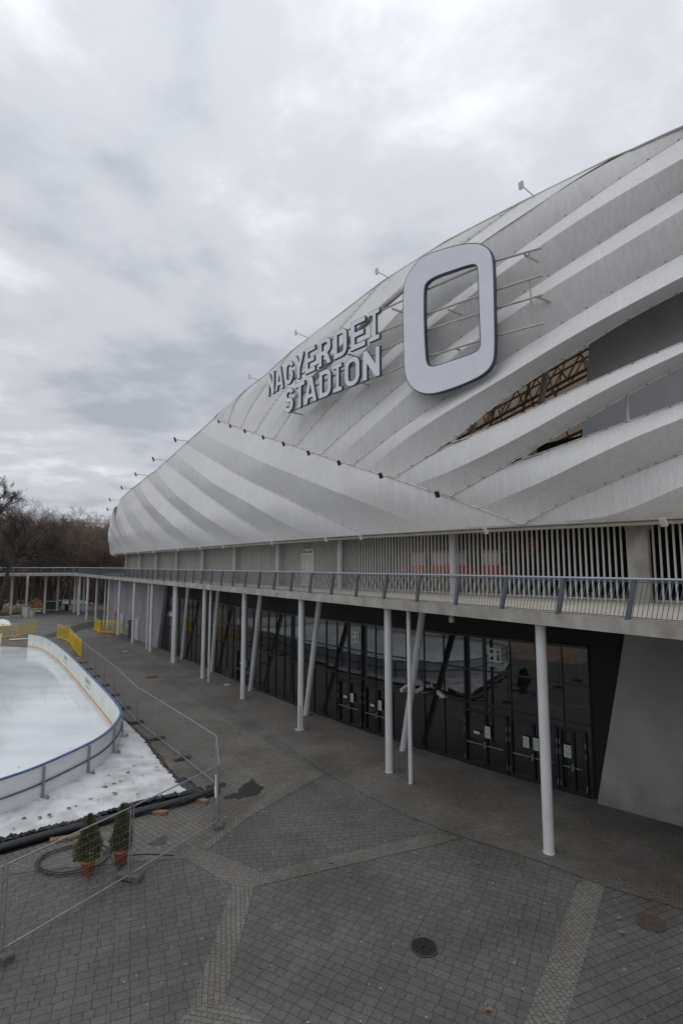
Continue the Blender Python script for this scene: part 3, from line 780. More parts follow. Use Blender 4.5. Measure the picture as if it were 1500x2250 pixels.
# small pipe hanging behind the second slit
b = MB(); t1, z1 = hit(1376, 872, -.6); b.tube([W(nm(t1, z1, -.6), t1, z1-.9), W(nm(t1, z1, -.6), t1, z1+1.2)], .06, 8); b.tube([W(nm(t1, z1, -.6), t1, z1-1.1), W(nm(t1, z1, -.6), t1, z1-.9)], .09, 8); b.build('drain_pipe', 'whitebar', ST_)
# turnbuckles at the slit tips
for tu, tv_, e1, e2 in ((992, 972, (1020, 948), (1030, 962)), (1147, 1008, (1184, 981), (1190, 996))):
    b = MB()
    for e in (e1, e2):
        t1, z1 = hit(tu, tv_, .1); t2, z2 = hit(*e, .1)
        p, q = MP(t1, z1, .12), MP(t2, z2, .12); b.tube([p, p.lerp(q, .4)], .05, 6); b.tube([p.lerp(q, .4), q], .03, 6)
    b.build('turnbuckle', 'frame', ST_)

# ground floor: dark glass front
T1, T2 = 11.8, 57.0
GL = [T1]
for u in (1223, 1167, 1112, 1057, 1015, 970, 928, 890, 857, 824, 794, 766, 741, 718):
    t = 15
    for _ in range(6): t = t_at(u, nf(t))
    if t > GL[-1]+.4: GL.append(t)
while GL[-1] < T2-1.2: GL.append(GL[-1]+1.18)
GL.append(T2)
for a, c_ in zip(GL, GL[1:]):
    mb = MB(); mb.poly([W(nf(c_), c_, .0), W(nf(a), a, .0), W(nf(a), a, 5.75), W(nf(c_), c_, 5.75)]); mb.build('glass_pane', 'glass', ST_)
for i, t in enumerate(GL):
    p, tg = facade_frame(t, -.03); nn = Vector((tg.y, -tg.x, 0)); w_ = .075 if i in (4, 12, 20, 28) else .02
    mb = MB(); mb.obox(p+Vector((0, 0, 2.88)), tg*w_, nn*.022, Vector((0, 0, 2.88))); mb.build('mullion', 'mull', ST_)
for z, h_ in ((.06, .06), (2.75, .04), (4.25, .03), (5.75, .05)):
    b = MB()
    for a, c_ in zip(GL, GL[1:]):
        p, q = W(nf(a)-.03, a, z), W(nf(c_)-.03, c_, z); d_ = (q-p)
        b.obox((p+q)/2, d_/2, Vector((d_.y, -d_.x, 0)).normalized()*.04, Vector((0, 0, h_)))
    b.build('transom', 'mull', ST_)
b = MB()      # black band above the glass and the dark reveals at both ends
tt = [8.5]+GL+[59.2]
for a, c_ in zip(tt, tt[1:]): b.poly([W(nf(c_)+.02, c_, 5.8), W(nf(a)+.02, a, 5.8), W(nf(a)-.1, a, 7.12), W(nf(c_)-.1, c_, 7.12)])
b.poly([W(nf(T1)+.02, T1, 0), W(nf(9)+.05, 9.0, 0), W(nf(9)+.05, 9.0, 5.8), W(nf(T1)+.02, T1, 5.8)])
b.poly([W(nf(T2)+.02, T2, 0), W(nf(59.4)+.02, 59.4, 0), W(nf(59.4)+.02, 59.4, 5.8), W(nf(T2)+.02, T2, 5.8)])
b.build('black_lining', 'black', ST_)
# doors
def door_px(ua, va, ub, vb, hinge_left, notices):
    pa, pb = G(ua, va), G(ub, vb)
    t1 = pa.x*TV.x+pa.y*TV.y; t2 = pb.x*TV.x+pb.y*TV.y; tm = (t1+t2)/2
    a_, c_ = W(nf(t1)-.07, t1), W(nf(t2)-.07, t2); tg = (c_-a_).normalized(); w_ = (c_-a_).length; nn = Vector((tg.y, -tg.x, 0))
    D_ = MB()
    for x0 in (.03, w_/2, w_-.03): D_.obox(a_+tg*x0+Vector((0, 0, 1.2)), tg*.06, nn*.05, Vector((0, 0, 1.2)))
    D_.obox(a_+tg*w_/2+Vector((0, 0, 2.42)), tg*w_/2, nn*.052, Vector((0, 0, .05))); D_.obox(a_+tg*w_/2+Vector((0, 0, .1)), tg*w_/2*.98, nn*.047, Vector((0, 0, .09)))
    par = D_.build('door', 'mull', ST_)
    D_ = MB(); D_.tube([a_+tg*.15+nn*.12+Vector((0, 0, 1.05)), a_+tg*(w_/2-.1)+nn*.12+Vector((0, 0, 1.05))], .018, 6)
    D_.tube([a_+tg*(w_/2+.1)+nn*.12+Vector((0, 0, 1.05)), a_+tg*(w_-.15)+nn*.12+Vector((0, 0, 1.05))], .018, 6)
    D_.obox(a_+tg*w_/2+nn*.09+Vector((0, 0, 1.05)), tg*.04, nn*.04, Vector((0, 0, .13)))
    D_.build('push_bar', 'steel', par)
    for x0 in (.0, w_):
        for z in (.35, 1.55, 1.95): D_ = MB(); D_.obox(a_+tg*x0+nn*.06+Vector((0, 0, z)), tg*.018, nn*.02, Vector((0, 0, .11))); D_.build('hinge', 'steel', par)
    for fr, z, ww, hh in notices:
        D_ = MB(); c0 = a_+tg*w_*fr+nn*.055+Vector((0, 0, z)); D_.m = 0
        D_.obox(c0, tg*ww/2, nn*.004, Vector((0, 0, hh/2)))
        if hh > ww:
            D_.m = 1; D_.plate([circ(ww*.3, 16), circ(ww*.2, 16)[::-1]], c0+nn*.006+Vector((0, 0, hh*.22)), tg, UP, -nn*.001)
            D_.m = 2
            for q in range(3): D_.obox(c0+nn*.0055-Vector((0, 0, hh*(.08+.11*q))), tg*ww*.32, nn*.001, Vector((0, 0, hh*.02)))
        D_.build('notice', ['paper', 'red', 'green'], par)
door_px(740, 1588, 788, 1606, 0, [(.32, 1.55, .3, .12), (.62, 1.6, .24, .48)])
door_px(795, 1609, 850, 1629, 0, [(.3, 1.5, .3, .12), (.6, 1.6, .24, .5)])
door_px(1022, 1678, 1115, 1706, 0, [(.3, 1.5, .3, .12), (.56, 1.62, .26, .5)])
door_px(1121, 1708, 1228, 1737, 0, [(.36, 1.6, .26, .44), (.57, 1.6, .22, .5)])
door_px(1234, 1739, 1292, 1755, 0, [(.3, 1.62, .28, .48)])
door_px(513, 1498, 548, 1512, 0, [(.32, 1.5, .3, .12), (.62, 1.6, .24, .48)])
# HALL film signs
def hall(u, v, sz):
    r = ray(u, v); k = 10
    while True:
        p = r*k; t = p.x*TV.x+p.y*TV.y
        if p.x*NV.x+p.y*NV.y > nf(t)-.03: break
        k += .01
    z = EYE+p.z; c, tg = facade_frame(t, -.03); c = c+Vector((0, 0, z)); nn = Vector((tg.y, -tg.x, 0))
    b = MB(); s_ = sz
    sq = lambda x0, y0, x1, y1: [(x0*s_, y0*s_), (x1*s_, y0*s_), (x1*s_, y1*s_), (x0*s_, y1*s_)]
    b.plate([sq(-.5, -.5, .5, .5), sq(-.36, .12, -.14, .36)[::-1], sq(.14, .16, .34, .36)[::-1],
             [(x*s_, y*s_) for x, y in [(-.36, -.36), (-.36, -.22), (-.12, -.02), (-.12, -.36)]],
             [(x*s_, y*s_) for x, y in [(.14, -.36), (.14, .0), (.36, .12), (.36, -.36)]]], c, tg, UP, -nn*.004)
    for ch, x0 in (('H', -.5), ('A', -.23), ('L', .04), ('L', .29)):
        if ch == 'H': pol = [[(0, 0), (.06, 0), (.06, .11), (.15, .11), (.15, 0), (.21, 0), (.21, .28), (.15, .28), (.15, .17), (.06, .17), (.06, .28), (0, .28)]]
        elif ch == 'A': pol = [[(0, 0), (.055, 0), (.075, .07), (.145, .07), (.165, 0), (.22, 0), (.14, .28), (.08, .28)], [(.09, .12), (.13, .12), (.11, .2)][::-1]]
        else: pol = [[(0, 0), (.2, 0), (.2, .06), (.06, .06), (.06, .28), (0, .28)]]
        b.plate([[((x0+x)*s_, (y-.84)*s_) for x, y in lp] for lp in pol], c, tg, UP, -nn*.004)
    b.build('window_lettering', 'hall', ST_)
hall(1087, 1440, .62); hall(780, 1400, .62)
# render walls left and right of the glass
def wall(tlist, z0, z1, name, m_, off=-.25, cut=None, parent=ST_):
    b = MB(); lo = [W(nf(t)+off, t, z0) for t in tlist]; hi = [W(nf(t)+off, t, z1) for t in tlist]
    if cut:   # sloping free edge: (index, shift of the top along t)
        i, s_ = cut; t = tlist[i]+s_; hi[i] = W(nf(t)+off, t, z1)
    n = len(tlist); b.add(lo+hi, [(i+1, i, n+i, n+i+1) for i in range(n-1)])
    i = cut[0] if cut else 0; t0, t1 = tlist[i], tlist[i]+(cut[1] if cut else 0)
    b.add([lo[i], hi[i], W(nf(t1)+.6, t1, z1), W(nf(t0)+.6, t0, z0)], [(0, 1, 2, 3)])
    return b.build(name, m_, parent)
wall([11.55, 9.5, 7, 4, 0, -5, -10], 0, 7.12, 'render_wall', 'render', -.35, (0, -1.35))
wall([58.9, 62, 66, 70, 75, 80, 84, 88, 91], 0, 7.12, 'render_wall', 'lilac', -.35, (0, -2.1))
b = MB(); b.poly([W(nf(91)-.35, 91, 0), W(nf(91)+14, 91, 0), W(nf(91)+14, 91, 7.12), W(nf(91)-.35, 91, 7.12)]); b.build('render_wall', 'lilac', ST_)
# unseen rear enclosure, added so that no daylight leaks through the building
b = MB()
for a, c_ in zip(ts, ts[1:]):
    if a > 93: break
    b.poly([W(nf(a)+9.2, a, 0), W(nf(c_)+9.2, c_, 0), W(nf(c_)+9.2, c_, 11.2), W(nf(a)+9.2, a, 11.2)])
b.build('rear_light_block', 'dark', ST_)
# turnstile openings in the lilac wall
def gate(ua, ub, v, hgt, kind, lab):
    P = G((ua+ub)/2, v); tm = P.x*TV.x+P.y*TV.y
    t1, t2 = t_at(ub, nf(tm)-.4), t_at(ua, nf(tm)-.4); c, tg = facade_frame((t1+t2)/2, -.42); w_ = abs(t1-t2)/2; nn = Vector((tg.y, -tg.x, 0))
    T_ = thing(kind, lab, 'gate' if kind != 'service_door' else 'door', c); b = MB()
    if kind == 'service_door':
        b.obox(c+Vector((0, 0, hgt/2)), tg*w_, nn*.05, Vector((0, 0, hgt/2))); b.build('door_leaf', 'cabinet', T_)
        b = MB(); b.obox(c+nn*.06+tg*w_*.8+Vector((0, 0, 1.1)), tg*.03, nn*.03, Vector((0, 0, .12))); b.build('handle', 'galv', T_)
    else:
        b.obox(c+Vector((0, 0, hgt/2)), tg*w_, nn*.03, Vector((0, 0, hgt/2))); b.build('opening', 'black', T_)
        b = MB()
        for k in range(7): b.obox(c+nn*.07+Vector((0, 0, .2+k*(hgt-.4)/6)), tg*w_*.95, nn*.03, Vector((0, 0, .03)))
        for k in range(5): b.obox(c+nn*.08+tg*w_*(k/2-1)*.95+Vector((0, 0, hgt/2)), tg*.03, nn*.03, Vector((0, 0, hgt/2)))
        b.build('turnstile_bars', 'cabinet', T_)
        b = MB(); b.obox(c+nn*.08+Vector((0, 0, hgt+.15)), tg*w_*.8, nn*.03, Vector((0, 0, .14))); b.build('red_sign', 'red', T_)
gate(261, 271, 1392, 2.5, 'turnstile_gate', 'left turnstile gate in the lilac wall, behind the yellow barrier')
gate(272, 280, 1398, 2.5, 'service_door', 'pale panel door between the two turnstile gates')
gate(294, 303, 1404, 2.5, 'turnstile_gate', 'right turnstile gate in the lilac wall beside a round column')
gate(303, 313, 1408, 2.5, 'service_door', 'pale panel door at the right of the turnstiles')
P = G(285, 1402); T_ = thing('ticket_machine', 'narrow steel ticket machine standing by the turnstiles', 'machine', P)
b = MB(); b.rbox(P, .55, .5, 2.2, R(35)); b.build('housing', 'galv', T_); b = MB(); b.rbox(P+Vector((0, 0, 2.2)), .75, .6, .08, R(35)); b.build('hood', 'galv2', T_)
b = MB(); d_ = Vector((math.cos(R(215)), math.sin(R(215)), 0)); b.obox(P+d_*.29+Vector((0, 0, 1.55)), Vector((-d_.y, d_.x, 0))*.13, d_*.01, Vector((0, 0, .2))); b.build('screen', 'paper', T_)

# ------------------------------------------------------------------ elevated walkway
WK = thing('elevated_walkway', 'long raised concrete walkway on slim white columns with steel railing', 'walkway', W(15, 20))
NE = 14.72                                   # outer edge
edge = [W(NE, t) for t in (-14, 0, 10, 20, 30, 40, 50, 60, 70, 80, 90, 99)]
cor = [Vector((-47.6, 94.6, 0)), Vector((-50.5, 96.6, 0)), Vector((-55.5, 96.2, 0)), Vector((-61, 92.6, 0)), Vector((-70, 85.5, 0)), Vector((-82, 75, 0)), Vector((-96, 64, 0))]
edge += cor
back = [Vector((-102, 71, 0)), Vector((-76, 91.5, 0)), Vector((-66, 101, 0)), Vector((-60, 107, 0)), Vector((-52, 109.5, 0)), Vector((-44, 106, 0))]
inner = [W(nf(t)+9, t) for t in (94, 80, 60, 40, 30, 22, 15, 10, 5, 0, -6, -14)]
b = MB(); b.flat([tuple(p.xy) for p in edge+back+inner], DZ, DZ-7.12); 
o = b.build('deck', ['conc'], WK)
def off_edge(E_, s_):
    out = []
    for i, p in enumerate(E_):
        d_ = (E_[min(i+1, len(E_)-1)]-E_[max(i-1, 0)]).normalized(); out.append(p+Vector((d_.y, -d_.x, 0))*s_)
    return out
b = MB(); e2 = off_edge(edge, .18); bk2 = [p for p in back]
b.flat([tuple(p.xy) for p in e2+inner[:0]+[Vector((-60, 104, 0)), Vector((-46, 101, 0))]+inner], DZ+.012); b.build('deck_surface', 'concdeck', WK)
# railing: leaning flat posts, handrail, bars
def railing(path, sp=2.12, name='rail', near=0):
    L_ = [0]
    for a, c_ in zip(path, path[1:]): L_.append(L_[-1]+(c_-a).length)
    def at(s_):
        j = 0
        while j < len(L_)-2 and s_ > L_[j+1]: j += 1
        f_ = (s_-L_[j])/(L_[j+1]-L_[j]); return path[j].lerp(path[j+1], f_), (path[j+1]-path[j]).normalized()
    tot = L_[-1]; k = 0; barmb = []; s_ = 0.3
    while s_ < tot-.3:
        p, d_ = at(s_); n_ = Vector((d_.y, -d_.x, 0)); leanv = (d_*-.24+Vector((0, 0, 1.09)))
        b = MB(); b.obox(p+leanv/2+Vector((0, 0, DZ-.02)), d_*.062, n_*.05, leanv/2); b.build('railing_post', 'galv', WK)
        b = None; s_ += sp
    s_ = .0
    while s_ < tot-.2:
        p, d_ = at(s_); barmb.append((s_, p, d_)); s_ += .125
    hr = [at(min(tot, x*.9)) for x in range(int(tot/.9)+1)]
    b = MB(); b.tube([p-d_*.24+Vector((0, 0, DZ+1.1)) for p, d_ in hr], .042, 8); b.build('handrail', 'railtop', WK)
    b = MB(); b.tube([p-d_*.01+Vector((0, 0, DZ+.06)) for p, d_ in hr], .016, 6); b.tube([p-d_*.23+Vector((0, 0, DZ+1.02)) for p, d_ in hr], .016, 6); b.build('railing_rail', 'galv', WK)
    return barmb
ep = off_edge(edge, .05)
bars_ = railing(ep)
vis = sorted(bars_, key=lambda q: abs((q[1].x*TV.x+q[1].y*TV.y)-12) if (q[1].x*TV.x+q[1].y*TV.y) > 5 else 1e3)[:100]
vid = set(id(q) for q in vis); rest = MB()
for q in bars_:
    s_, p, d_ = q; mb = MB() if id(q) in vid else rest
    a_ = p+Vector((0, 0, DZ+.05)); mb.tube([a_, a_-d_*.22+Vector((0, 0, .98))], .011, 4, False)
    if mb is not rest: mb.build('railing_bar', 'galv', WK)
back_path = [Vector((-100, 70, 0))+Vector((.3, -.3, 0)), Vector((-76, 91, 0)), Vector((-66, 100.5, 0)), Vector((-60, 106.4, 0)), Vector((-52, 109, 0)), Vector((-44, 105.6, 0))][::-1]
for s_, p, d_ in railing(back_path, 3.0): a_ = p+Vector((0, 0, DZ+.05)); rest.tube([a_, a_-d_*.22+Vector((0, 0, .98))], .008, 4, False)
o = rest.build('far_railing_bars', 'galv', WK); o['kind'] = 'stuff'
# columns
def column(u, v, r_, top=None, ztop=7.12, m_='white'):
    p = G(u, v); q = Vector((p.x, p.y, ztop))
    if top is not None:
        uu = top[0]; nt_ = p.x*NV.x+p.y*NV.y-.45
        for _ in range(4):
            t = t_at(uu, nt_); q = W(nt_, t, 7.12)
            dpt = q.y*CT+(q.z-EYE)*ST; vv = 1125-F*((q.z-EYE)*CT-q.y*ST)/dpt
            uu = u+(top[0]-u)*(v-vv)/(v-top[1])
    b = MB(); b.tube([p, q], r_, 20); b.tube([p, p+(q-p)*.008], r_*1.1, 16); b.build('column', m_, WK)
for u, v in [(1206, 1876), (855, 1698), (660, 1603), (533, 1536), (445, 1491), (382, 1457), (330, 1432), (291, 1413), (259, 1396), (236, 1380)]: column(u, v, .165)
rnd = random.Random(2); p = G(1206, 1876); b = MB(); b.flat([(p.x+math.cos(k*.5236)*.4*rnd.uniform(.7, 1.2), p.y+math.sin(k*.5236)*.4*rnd.uniform(.7, 1.2)) for k in range(12)], .026); b.build('mortar_patch', 'asphalt', WK)
for k in (-1, -2): p = G(1206, 1876)-TV.to_3d()*7.8*-k; b = MB(); b.tube([p, p+Vector((0, 0, 7.12))], .165, 20); b.build('column', 'white', WK)
for u, v, r_ in [(902, 1723, .085), (458, 1498, .085), (377, 1456, .085), (322, 1429, .09), (228, 1376, .09)]: column(u, v, r_)
for (u, v), tp in [((885, 1650), (925, 1349)), ((672, 1572), (702, 1323)), ((550, 1518), (574, 1308)), ((465, 1477), (482, 1300)), ((400, 1448), (416, 1293))]: column(u, v, .16, tp)
for u, v in [(210, 1361), (190, 1362), (172, 1352), (97, 1348), (23, 1351)]: column(u, v, .2)
for u, v in [(162, 1346), (168, 1344), (125, 1342), (57, 1341), (182, 1344)]: column(u, v, .2)
# expansion joint plate
b = MB(); p = W(NE-.01, t_at(363, NE), 7.33); b.obox(p, TV.to_3d()*.03, NV.to_3d()*.02, Vector((0, 0, .22))); b.build('joint_plate', 'galv', WK)

# ------------------------------------------------------------------ sign letters and the big zero
def rr(x0, y0, x1, y1, r_, n=7):
    out = []
    rs = r_ if isinstance(r_, (list, tuple)) else [r_]*4
    for (cx, cy, a0), q in zip(((x1-rs[0], y0+rs[0], -90), (x1-rs[1], y1-rs[1], 0), (x0+rs[2], y1-rs[2], 90), (x0+rs[3], y0+rs[3], 180)), rs):
        if q <= 0: out.append((cx, cy)); continue
        for k in range(n+1): a = R(a0+90*k/n); out.append((cx+q*math.cos(a), cy+q*math.sin(a)))
    return out
def letter(ch, e=0.0):
    w = .19-2*e
    if ch == 'I': W_ = .56; L_ = [[(0+e, 0+e), (W_-e, e), (W_-e, .16-e), (.375-e, .16-e), (.375-e, .84+e), (W_-e, .84+e), (W_-e, 1-e), (e, 1-e), (e, .84+e), (.185+e, .84+e), (.185+e, .16-e), (e, .16-e)]]
    elif ch == 'N': W_ = .74; L_ = [[(e, e), (.19-e, e), (.19-e, .60-e*2), (.55+e*.3, e), (W_-e, e), (W_-e, 1-e), (.55+e, 1-e), (.55+e, .40+e*2), (.19-e*.3, 1-e), (e, 1-e)]]
    elif ch == 'A': W_ = .74; L_ = [[(e, e), (.2-e, e), (.245-e, .2+e), (.495+e, .2+e), (.54+e, e), (W_-e, e), (.48-e*.6, 1-e), (.26+e*.6, 1-e)], [(.285-e, .36-e), (.37, .72+e*2), (.455+e, .36-e)]]
    elif ch == 'D': W_ = .68; L_ = [rr(e, e, W_-e, 1-e, [.27, .27, 0, 0]), rr(.19-e, .18-e, W_-.19+e, .82+e, [.12, .12, 0, 0])[::-1]]
    elif ch == 'O': W_ = .72; L_ = [rr(e, e, W_-e, 1-e, .31), rr(.19-e, .18-e, W_-.19+e, .82+e, .16)[::-1]]
    elif ch == 'E': W_ = .62; L_ = [[(e, e), (W_-e, e), (W_-e, .18-e), (.19-e, .18-e), (.19-e, .41+e), (.56-e, .41+e), (.56-e, .59-e), (.19-e, .59-e), (.19-e, .82+e), (W_-e, .82+e), (W_-e, 1-e), (e, 1-e)]]
    elif ch == 'R': W_ = .70; L_ = [[(e, e), (.19-e, e), (.19-e, .38+e), (.30-e, .38+e), (.48+e, e), (W_-e, e), (.50-e, .43)]+[(x, y) for x, y in rr(.2, .38+e, .67-e, 1-e, [.22, .24, 0, 0]) if x > .5 and y > .47]+[(.42, 1-e), (e, 1-e)], rr(.19-e, .55-e, .48+e, .83+e, [.1, .1, 0, 0])[::-1]]
    elif ch == 'Y': W_ = .74; L_ = [[(.275+e, e), (.465-e, e), (.465-e, .40), (W_-e*1.4, 1-e), (.54+e*.6, 1-e), (.37, .60+e*2), (.20-e*.6, 1-e), (e*1.4, 1-e), (.275+e, .40)]]
    elif ch == 'T': W_ = .68; L_ = [[(.245+e, e), (.435-e, e), (.435-e, .82+e), (W_-e, .82+e), (W_-e, 1-e), (e, 1-e), (e, .82+e), (.245+e, .82+e)]]
    elif ch == 'S': W_ = .67; L_ = [thick(shorten(S_c, e), w)]
    elif ch == 'G': W_ = .70; L_ = [thick(shorten(G_c, e), w)]
    return W_, L_
def shorten(p, e):
    if e == 0: return p
    p = list(p)
    for i, j in ((0, 1), (-1, -2)):
        dx, dy = p[j][0]-p[i][0], p[j][1]-p[i][1]; h = math.hypot(dx, dy); q = min(e, h*.9); p[i] = (p[i][0]+dx/h*q, p[i][1]+dy/h*q)
    return p
G_c = arc(.35, .68, .25, .225, 4, 180, 14)+arc(.35, .32, .25, .225, 182, 360, 14)+[(.60, .42), (.60, .455), (.40, .457)]
def sgn(t, o=-1.4): return W(nf(t)+o, t)
def put_letter(ch, ta, tb, z0, z1, lab):
    p, q = sgn(ta), sgn(tb); ax = (q-p); Wd = ax.length; ax.normalize(); nn = Vector((ax.y, -ax.x, 0)); h = z1-z0
    W_, L_ = letter(ch); sx = Wd/W_
    o = p+Vector((0, 0, z0))
    T_ = thing('sign_letter', lab, 'letter', o, 'raised letters of the stadium name')
    b = MB(); b.plate([[(x*sx, y*h) for x, y in lp] for lp in L_], o, ax, UP, -nn*.15); b.build('letter_body', 'letterside', T_)
    _, L2 = letter(ch, .014)
    b = MB(); b.plate([[(x*sx, y*h) for x, y in lp] for lp in L2], o+nn*.008, ax, UP, -nn*.006); b.build('letter_face', 'letter', T_)
def word(txt, ua, ub, va, vb, seps, names):
    # ua/ub picture columns of the ends; va=(top,bottom) left; vb=(top,bottom) right; seps: start/end columns per letter
    def tz(u, v):
        r = ray(u, v); k = 10
        while True:
            p = r*k; t = p.x*TV.x+p.y*TV.y
            if p.x*NV.x+p.y*NV.y > nf(t)-1.4: return t, EYE+p.z
            k += .01
    tl, zlt = tz(ua, va[0]); _, zlb = tz(ua, va[1]); tr_, zrt = tz(ub, vb[0]); _, zrb = tz(ub, vb[1])
    for ch, (a, c_), nm_ in zip(txt, seps, names):
        vm = (va[1]+(vb[1]-va[1])*((a+c_)/2-ua)/(ub-ua))
        t1, _ = tz(a, vm); t2, _ = tz(c_, vm); f_ = (tl-(t1+t2)/2)/(tl-tr_)
        zb = zlb+(zrb-zlb)*f_; zt = zlt+(zrt-zlt)*f_
        put_letter(ch, t1, t2, zb, zt, nm_)
s5 = lambda a: 575+a/5.263
word('NAGYERDEI', 587, 835, (824, 872), (673, 742),
     [(s5(66), s5(140)), (s5(152), s5(248)), (s5(262), s5(360)), (s5(368), s5(486)), (s5(500), s5(616)), (s5(655), s5(802)), (s5(830), s5(985)), (s5(1026), s5(1198)), (s5(1240), s5(1362))],
     ['letter N beginning the upper word NAGYERDEI', 'letter A, second of the upper word NAGYERDEI', 'letter G of the upper word NAGYERDEI', 'letter Y of the upper word NAGYERDEI', 'first letter E of NAGYERDEI, between Y and R', 'letter R of the upper word NAGYERDEI', 'letter D of the upper word NAGYERDEI', 'second letter E of NAGYERDEI, between D and I', 'letter I ending the upper word NAGYERDEI'])
word('STADION', 624, 835, (857, 911), (757, 824),
     [(s5(258), s5(362)), (s5(384), s5(494)), (s5(488), s5(634)), (s5(662), s5(800)), (s5(826), s5(926)), (s5(958), s5(1132)), (s5(1168), s5(1366))],
     ['letter S beginning the lower word STADION', 'letter T of the lower word STADION', 'letter A of the lower word STADION', 'letter D of the lower word STADION', 'letter I of the lower word STADION, between D and O', 'letter O of the lower word STADION', 'letter N ending the lower word STADION'])
# the zero: outlines traced by column/row and laid in its own vertical plane
pA, pB = sgn(19.25), sgn(14.28); ax0 = (pB-pA); WZ = ax0.length; ax0.normalize(); nn0 = Vector((ax0.y, -ax0.x, 0))
def zpl(u, v):
    r = ray(u, v); o = pA-Vector((0, 0, 0)); k = (nn0.x*o.x+nn0.y*o.y)/(nn0.x*r.x+nn0.y*r.y); p = r*k
    return ((p.x-pA.x)*ax0.x+(p.y-pA.y)*ax0.y, EYE+p.z)
def closed(p, k=3):
    for _ in range(k):
        q = []
        for a, c_ in zip(p, p[1:]+p[:1]): q += [(a[0]*.75+c_[0]*.25, a[1]*.75+c_[1]*.25), (a[0]*.25+c_[0]*.75, a[1]*.25+c_[1]*.75)]
        p = q
    return p
outer = [zpl(*q) for q in [(884, 700), (885, 630), (893, 605), (920, 566), (955, 551), (1000, 538), (1045, 531), (1072, 541), (1083, 562), (1085, 600), (1087, 700), (1088, 765), (1084, 800), (1062, 824), (1025, 842), (985, 857), (945, 868), (915, 862), (894, 842), (887, 815), (886, 770)]]
innr = [zpl(*q) for q in [(932, 700), (932, 640), (935, 622), (955, 608), (990, 596), (1025, 584), (1044, 580), (1049, 592), (1050, 640), (1053, 720), (1055, 755), (1050, 770), (1020, 782), (980, 795), (950, 805), (938, 800), (935, 770)]]
outer = closed(outer, 2); innr = closed(innr, 2)
def inset(lp, e):
    n = len(lp); out = []; A_ = sum(lp[i][0]*lp[(i+1) % n][1]-lp[(i+1) % n][0]*lp[i][1] for i in range(n)); s_ = 1 if A_ > 0 else -1
    for i in range(n):
        a, c_ = lp[i-1], lp[(i+1) % n]; dx, dy = c_[0]-a[0], c_[1]-a[1]; h = math.hypot(dx, dy); out.append((lp[i][0]-dy/h*e*s_, lp[i][1]+dx/h*e*s_))
    return out
Z0 = thing('zero_emblem', 'huge white rounded figure 0 with dark edges mounted beside the stadium name', 'emblem', pA+Vector((0, 0, 17)))
b = MB(); b.plate([outer, innr[::-1]], pA, ax0, UP, -nn0*.22); b.build('emblem_body', 'letterside', Z0)
b = MB(); b.plate([inset(outer, .045), inset(innr, -.045)[::-1]], pA+nn0*.01, ax0, UP, -nn0*.006); b.build('emblem_face', 'letter', Z0)
# support frame
FRM = thing('sign_support', 'thin cream pipe frame carrying the letters and the figure 0', 'frame', sgn(20, -1.0)+Vector((0, 0, 18)))
def fpt(u, v, o=-1.0):
    r = ray(u, v); k = 10
    while True:
        p = r*k; t = p.x*TV.x+p.y*TV.y
        if p.x*NV.x+p.y*NV.y > nf(t)+o: return t, EYE+p.z
        k += .01
for la in ([(1190, 545), (1085, 575), (845, 679), (700, 765)], [(1192, 605), (1090, 638), (932, 693), (845, 727), (700, 800), (640, 838)], [(1193, 648), (1090, 678), (935, 727), (845, 768), (745, 820), (640, 880)], [(1197, 710), (1092, 738), (940, 784), (845, 822), (740, 862), (640, 905)]):
    tz = [fpt(*q) for q in la]; pts = []
    for (a, za), (c_, zc) in zip(tz, tz[1:]):
        for k in range(6): f_ = k/6; t = a+(c_-a)*f_; pts.append(sgn(t, -1.03)+Vector((0, 0, za+(zc-za)*f_)))
    pts.append(sgn(tz[-1][0], -1.03)+Vector((0, 0, tz[-1][1])))
    b = MB(); b.tube(pts, .055, 8); b.build('frame_pipe', 'frame', FRM)
for (u, v), (u2, v2) in [((1162, 555), (1168, 718)), ((1050, 590), (1054, 745)), ((814, 690), (812, 830)), ((726, 740), (727, 850)), ((650, 800), (652, 905))]:
    t1, z1 = fpt(u, v, -.92); t2, z2 = fpt(u2, v2, -.92); b = MB(); b.tube([sgn(t1, -.92)+Vector((0, 0, z1)), sgn(t1, -.92)+Vector((0, 0, z2))], .035, 6); b.build('frame_upright', 'frame', FRM)
for u, v in [(1153, 560), (1182, 652), (985, 680), (1000, 765), (862, 678), (765, 778), (790, 840), (640, 905), (655, 842)]:
    t1, z1 = fpt(u, v, -1.0); b = MB(); q1 = sgn(t1, -1.03)+Vector((0, 0, z1)); q2 = W(nm(t1, z1, .2), t1-.15, z1-.1); b.tube([q1, q1.lerp(q2, min(1, .9/(q2-q1).length))], .055, 8); b.build('frame_bracket', 'frame', FRM)

# ------------------------------------------------------------------ floodlights
def make_flood(label, group, lens='black', metal='black'):
    T_ = thing('floodlight', label, 'floodlight', (0, 0, 0), group)
    b = MB(); b.tube([(0, 0, 0), (0, -.95, .03)], .03, 6); b.build('arm', 'frame', T_)
    b = MB(); s_ = .135
    b.obox((0, -1.02, .02), Vector((s_, 0, 0)), Vector((0, .05, .02)), Vector((0, -.07, .17))); b.build('lamp_head', metal, T_)
    b = MB(); b.obox((0, -1.075, .01), Vector((s_*.85, 0, 0)), Vector((0, .006, .002)), Vector((0, -.06, .145))); b.build('lens', lens, T_)
    return T_
fd = make_flood('small dark floodlight on a short arm along the diagonal seam', 'floodlights along the diagonal seam', metal='black')
first = True
def face(t): return math.atan2(-NV.y, -NV.x)+R(90)+math.atan(slope(t))*-1
ORD = ['first', 'second', 'third', 'fourth', 'fifth', 'sixth', 'seventh', 'eighth', 'ninth', 'tenth', 'eleventh', 'twelfth']
